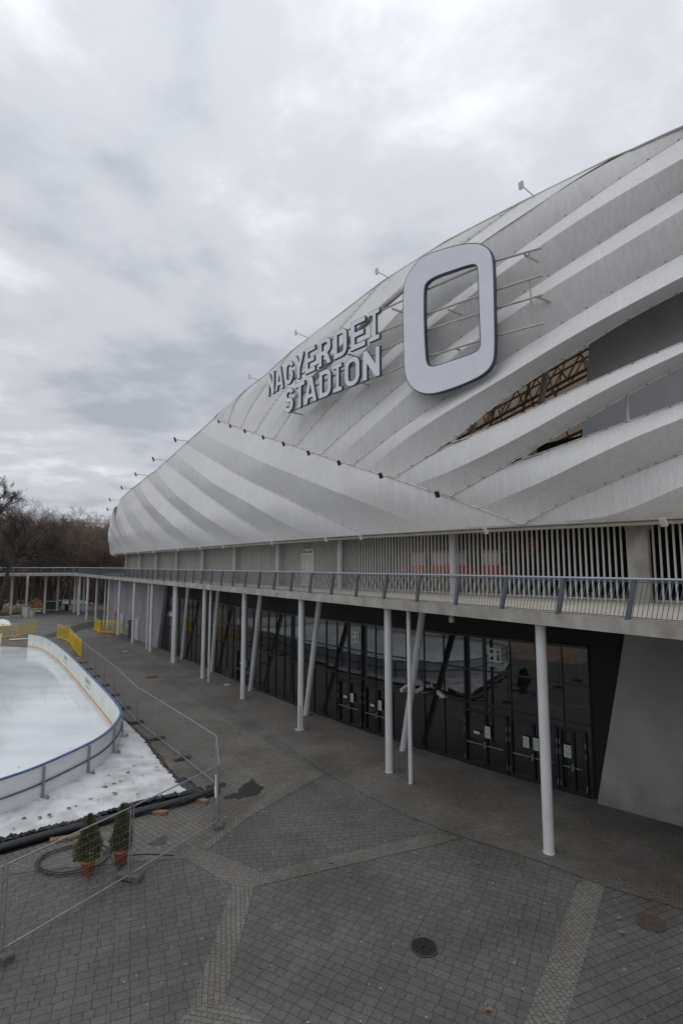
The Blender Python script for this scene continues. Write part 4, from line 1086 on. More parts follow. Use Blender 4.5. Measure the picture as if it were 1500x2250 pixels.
for i, (u, v) in enumerate([(500, 929), (527, 939), (560, 950), (602, 964), (648, 979), (704, 999), (772, 1021), (864, 1049), (988, 1090)]):
    t, z = hit(u, v, .05); loc = MP(t, z, .05)
    if first: o = fd; first = False
    else: o = dup(fd)
    o.location = loc; o.rotation_euler = (0, 0, face(t)-R(12)); o.scale = (.8,)*3; o['label'] = ORD[i]+' from the left of nine small dark floodlights on the diagonal seam'
fr = make_flood('dark floodlight on a thin arm above the far roof edge', 'floodlights on the far roof edge')
fl = make_flood('cream floodlight on a thin arm above the near roof edge', 'floodlights on the near roof edge', lens='cctv', metal='cctv')
for src, lst in ((fr, [(412, 969), (362, 1011), (322, 1044), (290, 1073), (263, 1099), (258, 1120)]), (fl, [(1172, 432), (855, 612), (675, 742), (571, 837)])):
    for i, (u, v) in enumerate(lst):
        t, z = hit(u, v+2, .1); o = src if i == 0 else dup(src)
        o.location = MP(t, z+.1, .1); o.rotation_euler = (R(-14) if src is fl else 0, 0, face(t)-(R(12) if src is fr else R(18))); o.scale = (1.3,)*3 if src is fr else (.95,)*3; o['label'] = ORD[i]+(' from the right of six dark floodlights on the far roof edge' if src is fr else ' from the right of four cream floodlights on the near roof edge')
fu = make_flood('cream floodlight on a bracket under the membrane edge rail', 'floodlights under the membrane edge', lens='frame', metal='cctv')
for i, u in enumerate((1098, 1492, 820, 742, 620, 510, 458, 408, 352, 318, 288, 262)):
    t = t_at(u, 17.5)
    for _ in range(4): t = t_at(u, nf(t)-.2)
    o = fu if i == 0 else dup(fu)
    o.location = W(nf(t)-.1, t, ZB-.22); o.rotation_euler = (0, 0, face(t)-R(30)); o.scale = (.8,)*3; o['label'] = 'cream floodlight under the membrane edge rail, '+('rightmost of all' if i == 1 else 'second from the right' if i == 0 else ORD[12-i-1]+' from the left')
# cameras on the column and a lamp under the slab
def cctv(u, v, Yd, ang, lab):
    d = ray(u, v); p = d*(Yd/d.y)+Vector((0, 0, EYE))
    T_ = thing('security_camera', lab, 'camera', p); dv = Vector((math.cos(R(ang)), math.sin(R(ang)), -.35)).normalized(); sd = dv.cross(UP).normalized(); b = MB()
    b.obox(p, dv*.22, sd*.06, dv.cross(sd)*.06); b.obox(p+Vector((0, 0, .075)), dv*.25, sd*.075, Vector((0, 0, .008))); b.build('housing', 'cctv', T_)
    b = MB(); q = p-dv*.12-Vector((0, 0, .06)); b.tube([q, q-Vector((0, 0, .14)), W(nf(p.x*TV.x+p.y*TV.y)-.03, p.x*TV.x+p.y*TV.y, q.z-.14)], .02, 6); b.build('bracket', 'cctv', T_)
cctv(887, 1514, 26.2, 225, 'small cream camera left of the thin column'); cctv(920, 1517, 25.9, 200, 'cream camera right of the thin column'); cctv(968, 1527, 25.2, 300, 'cream camera on the dark glass, rightmost of three')
b = MB(); d = ray(1112, 1405); 
p = W(16.2, t_at(988, 16.2), 6.9); b.lathe(p, [(0, -.26), (.11, -.24), (.12, -.05), (.07, 0), (.05, .22)], 16); tag(b.build('soffit_lamp', 'cctv'), 'small white cylinder lamp hanging under the walkway slab', 'lamp')

# ------------------------------------------------------------------ ice rink
ZT = 1.52; ZI = .08
rim_px = [(63, 1394), (80, 1395), (103, 1402), (133, 1422), (167, 1453), (200, 1487), (233, 1520), (253, 1543), (265, 1560), (266, 1573), (250, 1597), (227, 1617), (200, 1633), (137, 1663), (67, 1693), (0, 1715)]
rim = [G(u, v, ZT) for u, v in rim_px]; rim = [Vector((p.x, p.y, 0)) for p in rim]
q = [(p.x, p.y) for p in rim]; q = chaikin(q, 2); rim = [Vector((x, y, 0)) for x, y in q]
vis_n = len(rim)
h_ = math.atan2(rim[-1].y-rim[-4].y, rim[-1].x-rim[-4].x)
p = rim[-1].copy(); tgt = R(-145.5)
def adv(p, h, n, ds, dh):
    out = []
    for _ in range(n): h += dh; p = p+Vector((math.cos(h), math.sin(h), 0))*ds; out.append(p)
    return out, p, h
seg, p, h_ = adv(p, h_, 8, .5, (tgt-h_)/8); rim += seg
seg, p, h_ = adv(p, h_, 8, 1.0, 0); rim += seg
seg, p, h_ = adv(p, h_, 14, .95, -R(90)/14); rim += seg
seg, p, h_ = adv(p, h_, 27, 1.0, 0); rim += seg
seg, p, h_ = adv(p, h_, 14, .95, -R(90)/14); rim += seg
end0 = rim[0]; left_end = G(4, 1391, ZT); left_end.z = 0
rim2 = rim+[p.lerp(left_end, k/6) for k in range(1, 7)]
b = MB(); b.flat([(p.x, p.y) for p in rim2], ZI); o = struct('ice', b, 'ice')
def wallstrip(path, z0, z1, th_, name, mats, parent):
    b = MB(); L_, R_ = off_edge(path, th_/2), off_edge(path, -th_/2); n = len(path)
    for k, (A_, fl_) in enumerate(((L_, 0), (R_, 1))):
        b.m = k if len(mats) > 1 else 0
        vs_ = [p+Vector((0, 0, z0)) for p in A_]+[p+Vector((0, 0, z1)) for p in A_]
        b.add(vs_, [((i, i+1, n+i+1, n+i) if fl_ else (i+1, i, n+i, n+i+1)) for i in range(n-1)], True)
    b.m = 0; b.add([p+Vector((0, 0, z1)) for p in L_+R_], [(i, i+1, n+i+1, n+i) for i in range(n-1)])
    b.add([L_[0]+Vector((0, 0, z0)), R_[0]+Vector((0, 0, z0)), R_[0]+Vector((0, 0, z1)), L_[0]+Vector((0, 0, z1))], [(0, 1, 2, 3)])
    b.add([L_[-1]+Vector((0, 0, z0)), R_[-1]+Vector((0, 0, z0)), R_[-1]+Vector((0, 0, z1)), L_[-1]+Vector((0, 0, z1))], [(3, 2, 1, 0)])
    return b.build(name, mats, parent)
RK = thing('rink_boards', 'white dasher boards with blue cap rail curving round the ice rink', 'boards', rim[0])
wallstrip(rim2, ZI-.06, ZT, .07, 'board_wall', ['boardback', 'board'] , RK)
wallstrip(rim2, ZT+.001, ZT+.05, .115, 'cap_rail', ['blue'], RK)
inn = off_edge(rim2, .052)
b = MB()
for sgn_ in (1, -1):
    pth = off_edge(rim2, sgn_*.052)
    if sgn_*1 == 1: pass
    # inner side is to the right of the direction of travel for this loop
wallstrip(off_edge(rim2, .055), ZI+.12, ZI+.19, .03, 'kick_strip', ['orange'], RK)
outp = off_edge(rim2, -.07)
b = MB(); b.tube([p+Vector((0, 0, .9)) for p in outp], .035, 6); b.build('outer_rail', 'galv', RK)
# posts on the outside
L_ = 0; nxt = 1.0
for i in range(len(outp)-1):
    seg_ = (outp[i+1]-outp[i]).length
    while nxt <= L_+seg_:
        p = outp[i].lerp(outp[i+1], (nxt-L_)/seg_); d_ = (outp[i+1]-outp[i]).normalized(); n_ = Vector((-d_.y, d_.x, 0))
        b = MB(); b.obox(p+n_*.04+Vector((0, 0, .95)), d_*.035, n_*.035, Vector((0, 0, .55))); b.obox(p+n_*.16+Vector((0, 0, .41)), d_*.045, n_*.18, Vector((0, 0, .03)))
        b.tube([p+n_*.26+Vector((0, 0, .44)), p+n_*.26+Vector((0, 0, .5))], .05, 8); b.build('board_post', 'galv2', RK)
        nxt += 2.35
    L_ += seg_
# adverts on the inner face
def advert(u, v, wd):
    c = G(u, v, ZI+.85); best = min(range(vis_n-1), key=lambda i: (rim[i]-Vector((c.x, c.y, 0))).length)
    p = rim[best]; d_ = (rim[best+1]-rim[best]).normalized(); n_ = Vector((d_.y, -d_.x, 0)); o = p+n_*.042+Vector((0, 0, ZI+.78))
    cu = bpy.data.curves.new('advert', 'FONT'); cu.body = 'SCHEFTER'; cu.size = .46; cu.align_x = 'CENTER'
    tmp = bpy.data.objects.new('advert', cu); me = bpy.data.meshes.new_from_object(tmp); bpy.data.objects.remove(tmp)
    ob = bpy.data.objects.new('advert_lettering', me); COL.objects.link(ob); me.materials.clear(); me.materials.append(M['green'])
    xr = d_; mt = Matrix((( xr.x, 0, n_.x, o.x), (xr.y, 0, n_.y, o.y), (0, 1, 0, o.z), (0, 0, 0, 1)))
    ob.parent = RK; ob.matrix_parent_inverse = parent_matrix(RK).inverted(); ob.matrix_basis = mt
    b = MB()
    for k in range(9): b.obox(o-Vector((0, 0, .22))+d_*(k-4)*.2, d_*.075, n_*.003, Vector((0, 0, .045)))
    b.build('advert_small_print', 'greyprint', RK)
advert(150, 1450, 2); advert(200, 1500, 2)
# plank lying by the opening
P = G(48, 1405, ZI); b = MB(); b.rbox(P+Vector((0, 0, .02)), 2.6, .5, .06, R(25)); tag(b.build('plank', 'board'), 'pale plank lying on the ice at the opening in the boards', 'plank')

# liner pad outside the boards: a gently heaped frozen sheet
pad_r = [(262, 1562), (267, 1577), (290, 1597), (320, 1627), (343, 1660), (363, 1687), (390, 1713), (417, 1739)]
pad_b = [(333, 1757), (250, 1780), (183, 1803), (117, 1818), (50, 1834), (0, 1848), (-120, 1880), (-260, 1915)]
outl = [G(u, v, .2) for u, v in pad_r+pad_b]
board_side = [p for p in off_edge(rim, -.02)[20:vis_n+14]]
def nearest_board(p): 
    return min(((p-q_).length, q_) for q_ in [Vector(x) for x in board_side]) if False else None
b = MB()
# rings from the board line to the outline
nB = len(board_side)
outs = []
Lo = [0]
for a, c_ in zip(outl, outl[1:]): Lo.append(Lo[-1]+(c_-a).length)
Lb = [0]
for a, c_ in zip(board_side, board_side[1:]): Lb.append(Lb[-1]+(c_-a).length)
def along(path, L_, f_):
    s_ = f_*L_[-1]; j = 0
    while j < len(L_)-2 and s_ > L_[j+1]: j += 1
    return path[j].lerp(path[j+1], min(1, (s_-L_[j])/(L_[j+1]-L_[j])))
fmap = [(0, 0), (.1, .16), (.22, .33), (.42, .47), (.55, .53), (.75, .75), (1, 1)]
rnd = random.Random(5); NI, NJ = 70, 16; vs_ = []
for i in range(NI):
    f_ = i/(NI-1); o_ = along(outl, Lo, f_); q_ = along(board_side, Lb, interp(f_, [(0, 0), (.3, .28), (.45, .42), (.6, .62), (1, 1)]))
    for j in range(NJ):
        x = j/(NJ-1); p = Vector((q_.x, q_.y, 0)).lerp(Vector((o_.x, o_.y, 0)), x)
        z = .40+(.17-.40)*x**.8+rnd.uniform(-.012, .012); vs_.append(Vector((p.x, p.y, z)))
b.add(vs_, [(i*NJ+j, (i+1)*NJ+j, (i+1)*NJ+j+1, i*NJ+j+1) for i in range(NI-1) for j in range(NJ-1)], True)
o = b.build('ice_apron', 'pad'); tag(o, 'white frozen liner sheet spread outside the rink boards, littered with leaves', 'liner')
# black edging of the sheet
def lump_line(px, z, r0, r1, n, seed, jit, name, label, cat, m_='liner'):
    rnd = random.Random(seed); P = [G(u, v, z) for u, v in px]; L_ = [0]
    for a, c_ in zip(P, P[1:]): L_.append(L_[-1]+(c_-a).length)
    b = MB()
    for k in range(n):
        c = along(P, L_, (k+rnd.random()*.8)/n)+Vector((rnd.uniform(-jit, jit), rnd.uniform(-jit, jit), rnd.uniform(0, .03)))
        a = rnd.uniform(0, 6.28); r_ = rnd.uniform(r0, r1); vs_ = []
        for q in range(8):
            th_ = q*math.pi/4; rr_ = r_*rnd.uniform(.6, 1.2); vs_.append(c+Vector((math.cos(th_+a)*rr_*1.5, math.sin(th_+a)*rr_*.8, rnd.uniform(-.05, .03))))
        vs_ += [c+Vector((rnd.uniform(-.03, .03), rnd.uniform(-.03, .03), r_*rnd.uniform(.4, 1.0)))]
        b.add(vs_, [(q, (q+1) % 8, 8) for q in range(8)])
    o = b.build(name, m_); return tag(o, label, cat)
lump_line(pad_r[1:], .16, .05, .12, 90, 1, .05, 'sheeting_edge', 'crumpled black sheeting along the right edge of the frozen liner', 'sheeting')
lump_line([(395, 1715), (417, 1733), (440, 1738)], .14, .10, .2, 46, 2, .12, 'sheeting_heap', 'crumpled heap of black sheeting at the liner corner', 'sheeting')
lump_line([(417, 1741)]+pad_b, .2, .06, .13, 150, 3, .04, 'sheeting_fringe', 'ragged black sheeting fringe between liner and black pipe', 'sheeting')
b = MB(); pth = [G(u, v, .16) for u, v in [(480, 1735), (440, 1748), (400, 1760), (333, 1777), (250, 1797), (183, 1815), (100, 1836), (0, 1864), (-120, 1895), (-260, 1930)]]
b.tube(pth, .135, 14); tag(b.build('black_pipe', 'rubber'), 'thick black pipe lying along the near edge of the rink liner', 'pipe')
b = MB(); b.poly([G(0, 1885), G(-100, 1905), G(-100, 1880), G(0, 1862)][::-1]);
b.flat([tuple(G(u, v).xy) for u, v in [(470, 1748), (440, 1756), (380, 1772), (330, 1786), (250, 1808), (150, 1838), (0, 1882), (0, 1850), (250, 1780), (440, 1735)]], .03); tag(b.build('ground_sheet', 'liner'), 'flat black sheet showing under the black pipe', 'sheet')
for k, (u, v) in enumerate([(445, 1762), (352, 1788), (128, 1848), (165, 1840)]):
    b = MB(); b.rbox(G(u, v, .02), .5, .22, .09, R(-30+k*25)); tag(b.build('wooden_block', 'wood'), ['wooden block under the pipe nearest the fence corner', 'wooden block under the middle of the pipe', 'left of two wooden blocks under the pipe by the hose', 'right of two wooden blocks under the pipe by the hose'][k], 'block')
b = MB(); P, Q = G(362, 1672, .03), G(378, 1692, .03); b.obox((P+Q)/2, (Q-P)/2, Vector((.05, .03, 0)), Vector((0, 0, .02))); tag(b.build('wood_lath', 'wood'), 'short wooden lath lying beside the black sheeting', 'lath')

# leaves
def leaf(c, s_, b, rnd):
    a = rnd.uniform(0, 6.28); vs_ = []
    for q in range(9):
        th_ = a+q*2*math.pi/9; r_ = s_*(1 if q % 2 else .55)*rnd.uniform(.8, 1.1); vs_.append(c+Vector((math.cos(th_)*r_, math.sin(th_)*r_*.8, .008+rnd.uniform(0, s_*.5))))
    vs_.append(c+Vector((0, 0, .01+s_*.15))); b.add(vs_, [(q, (q+1) % 9, 9) for q in range(9)])
rnd = random.Random(11)
leafp = [(726, 1897, 0), (770, 1926, 0), (907, 1835, 0), (1050, 1898, 0), (1072, 2222, 0), (1357, 2020, 0), (1428, 1974, 0), (1462, 1972, 0), (1366, 2053, 0), (1044, 1750, 0), (1140, 1772, 0), (1165, 1730, 0), (912, 1708, 0), (702, 1622, 0), (750, 1635, 0), (610, 1640, 0), (590, 1618, 0), (443, 1806, 0), (1010, 1690, 0), (780, 1633, 0)]
for u, v, z in leafp:
    b = MB(); leaf(G(u, v, .022), rnd.uniform(.065, .105), b, rnd); tag(b.build('fallen_leaf', 'leaf'), 'single curled brown leaf lying on the paving', 'leaf', 'brown leaves on the paving')
ipx = [(235, 1706), (214, 1693), (225, 1692), (272, 1682), (278, 1694), (342, 1683), (293, 1716), (160, 1742), (142, 1756), (217, 1702), (262, 1720), (185, 1715), (210, 1712), (268, 1720), (65, 1808), (100, 1768), (320, 1697), (247, 1671), (250, 1640), (160, 1766), (290, 1662), (232, 1690), (208, 1703), (236, 1728), (120, 1790), (88, 1798), (150, 1780), (190, 1755), (300, 1740), (330, 1715), (352, 1725), (40, 1815), (20, 1800), (60, 1790), (250, 1745), (225, 1765), (170, 1730), (288, 1690), (310, 1672)]
for u, v in ipx:
    b = MB(); leaf(G(u+rnd.uniform(-14, 10), v+rnd.uniform(-9, 9), .29), rnd.uniform(.06, .14), b, rnd); tag(b.build('fallen_leaf', 'leaf'), 'single brown leaf frozen on the white liner', 'leaf', 'brown leaves on the white liner')
for u, v in [(42, 1687), (155, 1645), (172, 1623), (163, 1534), (144, 1536), (20, 1600), (100, 1570)]:
    b = MB(); leaf(G(u, v, ZI+.005), rnd.uniform(.03, .06), b, rnd); tag(b.build('fallen_leaf', 'leaf'), 'single small dark leaf on the rink ice', 'leaf', 'leaves on the rink ice')
b = MB(); b.lathe(G(258, 1651, .33), [(0, 0), (.05, 0), (.06, .05), (.03, .08), (0, .085)], 10); tag(b.build('bottle_scrap', mat('green_plastic', (.03, .35, .10), .3)), 'small bright green scrap lying on the frozen liner', 'litter')

# ------------------------------------------------------------------ mobile fence
FEET = [(0, 2105), (285, 1935), (478, 1815), (473, 1730), (400, 1670), (345, 1626), (300, 1590), (272, 1559), (250, 1530), (228, 1509), (208, 1489), (192, 1473), (180, 1458)]
fp = [G(u, v) for u, v in FEET]; fp.insert(0, fp[0]+(fp[0]-fp[1]))
FH = 2.02
for i in range(len(fp)-1):
    a, c_ = fp[i], fp[i+1]; d_ = (c_-a); L_ = d_.length; d_.normalize(); a2 = a+d_*.05; c2 = c_-d_*.05
    lab = ['wire mesh fence panel at the lower left corner, mostly out of view', 'wire mesh fence panel standing in front of the hose and left pot', 'wire mesh fence panel right of the potted conifers', 'short end panel of wire mesh turning the fence corner'][i] if i < 4 else ['', '', '', '', 'nearest', 'second nearest', 'third nearest', 'fourth nearest', 'fifth nearest', 'sixth nearest', 'seventh nearest', 'eighth nearest', 'furthest'][i]+' wire mesh fence panel of the run beside the rink'
    T_ = thing('mesh_fence', lab, 'fence', a, None if i < 4 else 'fence panels beside the rink')
    b = MB()
    for p in (a2, c2): b.tube([p+Vector((0, 0, .1)), p+Vector((0, 0, FH))], .021, 8)
    for z in (.16, FH-.01): b.tube([a2+Vector((0, 0, z)), c2+Vector((0, 0, z))], .021, 8)
    b.build('panel_frame', 'galv2', T_)
    b = MB(); w_ = L_-.1; k = 1; near = i < 5
    while k*.1 < w_: p = a2+d_*k*.1; b.tube([p+Vector((0, 0, .16)), p+Vector((0, 0, FH))], .0015, 3, False); k += 1
    for k in range(1, 9): z = .16+k*(FH-.16)/9; b.tube([a2+Vector((0, 0, z)), c2+Vector((0, 0, z))], .002, 3, False)
    b.build('wire_mesh', 'galv2', T_)
labs = {1: 'nearest plastic fence foot, cut by the left picture edge', 2: 'plastic fence foot beside the right potted conifer', 3: 'plastic fence foot at the outer fence corner', 4: 'plastic fence foot by the puddle behind the fence corner'}
for i, p in enumerate(fp):
    a, c_ = fp[max(i-1, 0)], fp[min(i+1, len(fp)-1)]; d_ = (c_-a).normalized(); an = math.atan2(d_.y, d_.x)+R(90)+(R(-62) if i == 3 else 0)
    if i == 2: an += R(15)
    b = MB(); n_ = Vector((math.cos(an), math.sin(an), 0)); s_ = Vector((-n_.y, n_.x, 0))
    prof = [(-.37, 0), (-.37, .13), (-.34, .17), (.34, .17), (.37, .13), (.37, 0), (.2, 0), (.17, .05), (-.17, .05), (-.2, 0)]
    b.plate([[(x, z) for x, z in prof]], p-s_*.13, n_, UP, s_*.26)
    for x in (-.24, -.1, .1, .24): b.obox(p+n_*x+Vector((0, 0, .171)), n_*.03, s_*.06, Vector((0, 0, .004)))
    tag(b.build('ballast_block', 'rub'), labs.get(i, ['', '', '', '', '', 'nearest', 'second nearest', 'third nearest', 'fourth nearest', 'fifth nearest', 'sixth nearest', 'seventh nearest', 'eighth nearest', 'furthest'][i]+' plastic block foot under the fence run beside the rink' if i else 'plastic fence foot just outside the lower left corner'), 'fence foot', None if i in labs else 'fence feet beside the rink')
# clamp at the corner
b = MB(); p = fp[3]; b.tube([p+Vector((-.1, .05, 1.3)), p+Vector((-.16, .25, 1.6))], .02, 6); b.tube([p+Vector((-.1, .1, .9)), p+Vector((-.15, .2, 1.25))], .05, 5); tag(b.build('tape_strip', 'board'), 'torn white tape hanging at the fence corner', 'tape')

# ------------------------------------------------------------------ yellow barriers
def barrier(P, Q, lab, hgt=1.65, grp='yellow crowd barriers'):
    T_ = thing('barrier', lab, 'barrier', P, grp); d_ = (Q-P).normalized(); b = MB()
    for p in (P+d_*.03, Q-d_*.03): b.tube([p, p+Vector((0, 0, hgt))], .035, 6)
    for z in (.15, hgt-.22, hgt): b.tube([P+Vector((0, 0, z)), Q+Vector((0, 0, z))], .032, 6)
    b.build('frame', 'yellow', T_)
    b = MB(); n = int((Q-P).length/.13)
    for k in range(1, n): p = P.lerp(Q, k/n); b.tube([p+Vector((0, 0, .15)), p+Vector((0, 0, hgt-.22))], .016, 4, False)
    b.build('barrier_bars', 'yellow', T_)
    for p in (P+d_*.3, Q-d_*.3): b = MB(); n_ = Vector((-d_.y, d_.x, 0)); b.obox(p+Vector((0, 0, .03)), d_*.03, n_*.35, Vector((0, 0, .025))); b.build('barrier_foot', 'yellow', T_)
def chain(px, labs):
    P = [G(u, v) for u, v in px]
    for k, (a, c_) in enumerate(zip(P, P[1:])): barrier(a, c_, labs[k], grp=None)
chain([(125, 1402), (151, 1411), (161, 1426), (178, 1447)], ['yellow barrier furthest from camera in the curved run behind the rink', 'middle yellow barrier of the curved run behind the rink', 'yellow barrier nearest the mesh fence behind the rink'])
chain([(207, 1386), (218, 1391), (272, 1393)], ['short yellow barrier end by the far columns', 'long yellow barrier in front of the left turnstile'])
chain([(-70, 1402), (5, 1401), (38, 1400), (78, 1391)], ['yellow barrier cut by the left picture edge', 'middle yellow barrier beyond the rink opening', 'right yellow barrier beyond the rink opening'])

# ------------------------------------------------------------------ potted conifers, hose, drains, puddle
def conifer(u, v, ht, rad, seed, lab):
    rnd = random.Random(seed); c = G(u, v, .012); T_ = thing('potted_conifer', lab, 'potted plant', c)
    b = MB(); b.lathe(c, [(0, 0), (.15, 0), (.20, .36), (.225, .36), (.23, .43), (.20, .43), (.195, .38), (0, .38)], 24); b.build('pot', 'terra', T_)
    b = MB(); b.tube([c+Vector((0, 0, .35)), c+Vector((0, 0, ht*.85))], [.025, .008], 6); b.build('trunk', 'bark', T_)
    b = MB(); z0 = .44; N_ = 3600
    for k in range(N_):
        f_ = rnd.random()**1.25; z = z0+(ht-z0)*f_; prof = (1-f_)**.75*(.8+.2*min(1, f_*5)); lob = 1+.16*math.sin(3*z*6+seed)*math.sin(5*rnd.random())
        a = rnd.uniform(0, 6.283); r_ = rad*prof*lob*(.35+.65*rnd.random()**.45)*(1+.12*math.sin(a*3+z*7))
        p = c+Vector((math.cos(a)*r_, math.sin(a)*r_, z)); o_ = Vector((math.cos(a+rnd.uniform(-.5, .5)), math.sin(a+rnd.uniform(-.5, .5)), rnd.uniform(.9, 2.2))).normalized()
        s_ = o_.cross(Vector((rnd.uniform(-1, 1), rnd.uniform(-1, 1), rnd.uniform(-.3, .3)))).normalized(); l_ = rnd.uniform(.05, .11); w_ = rnd.uniform(.012, .024)
        b.m = 1 if rnd.random() < .22 else 0
        b.add([p-s_*w_*.4, p+s_*w_*.4, p+o_*l_*.6+s_*w_, p+o_*l_, p+o_*l_*.6-s_*w_], [(0, 1, 2, 3, 4)])
    b.build('foliage', ['leafg', 'leafb'], T_)
conifer(192, 1921, 1.62, .41, 1, 'left potted conifer in a terracotta pot behind the fence')
conifer(265, 1898, 1.68, .34, 2, 'right slimmer potted conifer in a terracotta pot beside the fence post')
b = MB(); c = G(160, 1890, .03); pts = []
for k in range(150):
    a = k/150*2*math.pi*3.1+.4; r_ = .98+.12*math.sin(a*.37+1)+.05*math.sin(a*1.3); pts.append(c+Vector((math.cos(a)*r_*1.0+.06*math.sin(a/2), math.sin(a)*r_*.78, .02+.012*(k/50))))
P2 = [G(u, v, .03) for u, v in [(262, 1912), (280, 1880), (330, 1877), (381, 1880)]]
b.tube(pts, .017, 6); b.tube([pts[-1].lerp(P2[0], 0)]+P2, .017, 6); tag(b.build('hose_coil', 'rubber'), 'loosely coiled black hose lying round the left potted conifer', 'hose')
# drain grate
def grate(u, v, r_, lab, m_, kind):
    c = G(u, v, .022); T_ = thing('drain_cover', lab, 'drain cover', c)
    b = MB(); b.plate([circ(r_, 40, c.x, c.y), circ(r_*.9, 40, c.x, c.y)[::-1]], (0, 0, .028), Vector((1, 0, 0)), Vector((0, 1, 0)), Vector((0, 0, -.012))); b.build('rim', 'rust', T_)
    if kind:
        b = MB(); b.plate([circ(r_*.9, 40, c.x, c.y)], (0, 0, .018), Vector((1, 0, 0)), Vector((0, 1, 0)), Vector((0, 0, -.003))); b.build('pit', 'black', T_)
        b = MB()
        for k, q in enumerate((.2, .34, .48, .62, .76, .88)): b.plate([circ(r_*q, 40, c.x, c.y), circ(r_*(q-.05), 40, c.x, c.y)[::-1]], (0, 0, .027), Vector((1, 0, 0)), Vector((0, 1, 0)), Vector((0, 0, -.008)))
        for k in range(12): a = k*math.pi/6; d_ = Vector((math.cos(a), math.sin(a), 0)); b.obox(Vector((c.x, c.y, .0225))+d_*r_*.45, d_*r_*.45, Vector((-d_.y, d_.x, 0))*.012, Vector((0, 0, .0035)))
        b.build('grating', 'iron', T_)
    else:
        b = MB(); b.plate([circ(r_*.9, 40, c.x, c.y)], (0, 0, .026), Vector((1, 0, 0)), Vector((0, 1, 0)), Vector((0, 0, -.008)))
        for i in range(-6, 7):
            for j in range(-6, 7):
                if math.hypot(i, j)*.13 < .85: b.obox((c.x+i*r_*.13, c.y+j*r_*.13, .028), Vector((r_*.04, 0, 0)), Vector((0, r_*.04, 0)), Vector((0, 0, .003)))
        b.build('plate', 'rust', T_)
grate(931, 2081, .33, 'round black drain grate with spokes in the dark paving', 'iron', True)
grate(1429, 2027, .36, 'round worn manhole cover near the sheltered strip', 'rust', False)
grate(333, 1488, .5, 'flat round manhole cover in the far strip between columns', 'rust', False)
def splat(px, z, name, seed, lab=None, m_='wetstain'):
    rnd = random.Random(seed); P = [G(u, v) for u, v in px]; n = len(P); pts = []
    for i in range(n):
        for k in range(5): q = P[i].lerp(P[(i+1) % n], k/5); pts.append((q.x+rnd.uniform(-.11, .11), q.y+rnd.uniform(-.11, .11)))
    b = MB(); b.flat(pts, z); o = b.build(name, m_); o['kind'] = 'structure'; return o
splat([(488, 1757), (500, 1748), (520, 1745), (535, 1728), (552, 1712), (560, 1724), (580, 1730), (568, 1745), (545, 1752), (520, 1757)], .024, 'water', 1)
splat([(322, 1858), (345, 1843), (372, 1836), (368, 1848), (345, 1862)], .019, 'water', 2)
splat([(240, 1392), (330, 1400), (345, 1410), (280, 1412), (250, 1404)], .026, 'water', 3, m_=mat('damp_paving', (.055, .052, .048), .5))
splat([(90, 1402), (130, 1385), (190, 1368), (235, 1362), (230, 1372), (180, 1384), (140, 1398)], .032, 'road', 4, m_=mat('dark_asphalt', (.045, .045, .045), .8, var=.3))
# small stands on the strip
for k, (u, v, hh) in enumerate([(275, 1433, 1.0), (499, 1506, 1.2), (658, 1605, 1.35)]):
    c = G(u, v, .022); lab = ['thin barrier post far along the strip', 'thin barrier post midway along the strip', 'thin barrier post at the foot of a white column'][k]
    T_ = thing('barrier_post', lab, 'post', c); b = MB(); b.rbox(c, .42, .42, .06, R(35)); b.build('base', 'conc', T_); b = MB(); b.tube([c+Vector((0, 0, .05)), c+Vector((0, 0, hh))], .02, 6); b.build('pole', 'galv2', T_)

# ------------------------------------------------------------------ far yard: cabinets, skip, rubble, bin, people
for k, (u0, u1, v, zt) in enumerate([(50, 63, 1357, 1.9), (63, 74, 1356.5, 1.35)]):
    a, c_ = G(u0, v), G(u1, v); w_ = (c_-a).length; T_ = thing('utility_cabinet', ['taller grey utility cabinet on the grass strip', 'lower grey utility cabinet on the grass strip'][k], 'cabinet', a)
    b = MB(); b.rbox((a+c_)/2, w_*.96, .7, zt, 0); b.build('housing', 'cabinet', T_); b = MB(); b.rbox((a+c_)/2+Vector((0, 0, zt)), w_, .8, .06, 0); b.build('lid', 'galv', T_)
    b = MB(); b.rbox((a+c_)/2+Vector((0, -.36, .15)), w_*.8, .02, zt*.8, 0); b.build('door', 'cabinet', T_)
a, c_ = G(97, 1339), G(131, 1337); w_ = (c_-a).length; m_ = (a+c_)/2
SK = thing('skip', 'dark green open skip full of rubble at the wood edge', 'skip', m_)
b = MB(); x = w_/2
b.add([m_+Vector(q) for q in [(-x*.8, -1, 0), (x*.8, -1, 0), (x*.8, 1, 0), (-x*.8, 1, 0), (-x, -1.1, 1.5), (x, -1.1, 1.5), (x, 1.1, 1.5), (-x, 1.1, 1.5)]], [(3, 2, 1, 0), (0, 1, 5, 4), (1, 2, 6, 5), (2, 3, 7, 6), (3, 0, 4, 7)]); b.build('bin_body', 'skip', SK)
b = MB(); b.tube([m_+Vector(q) for q in [(-x, -1.1, 1.5), (x, -1.1, 1.5), (x, 1.1, 1.5), (-x, 1.1, 1.5), (-x, -1.1, 1.5)]], .06, 6); b.build('rim', 'skip', SK)
b = MB(); b.box(m_.x-x*.9, m_.y-.9, 1.2, m_.x+x*.9, m_.y+.9, 1.55); b.build('rubble_load', 'brick', SK)
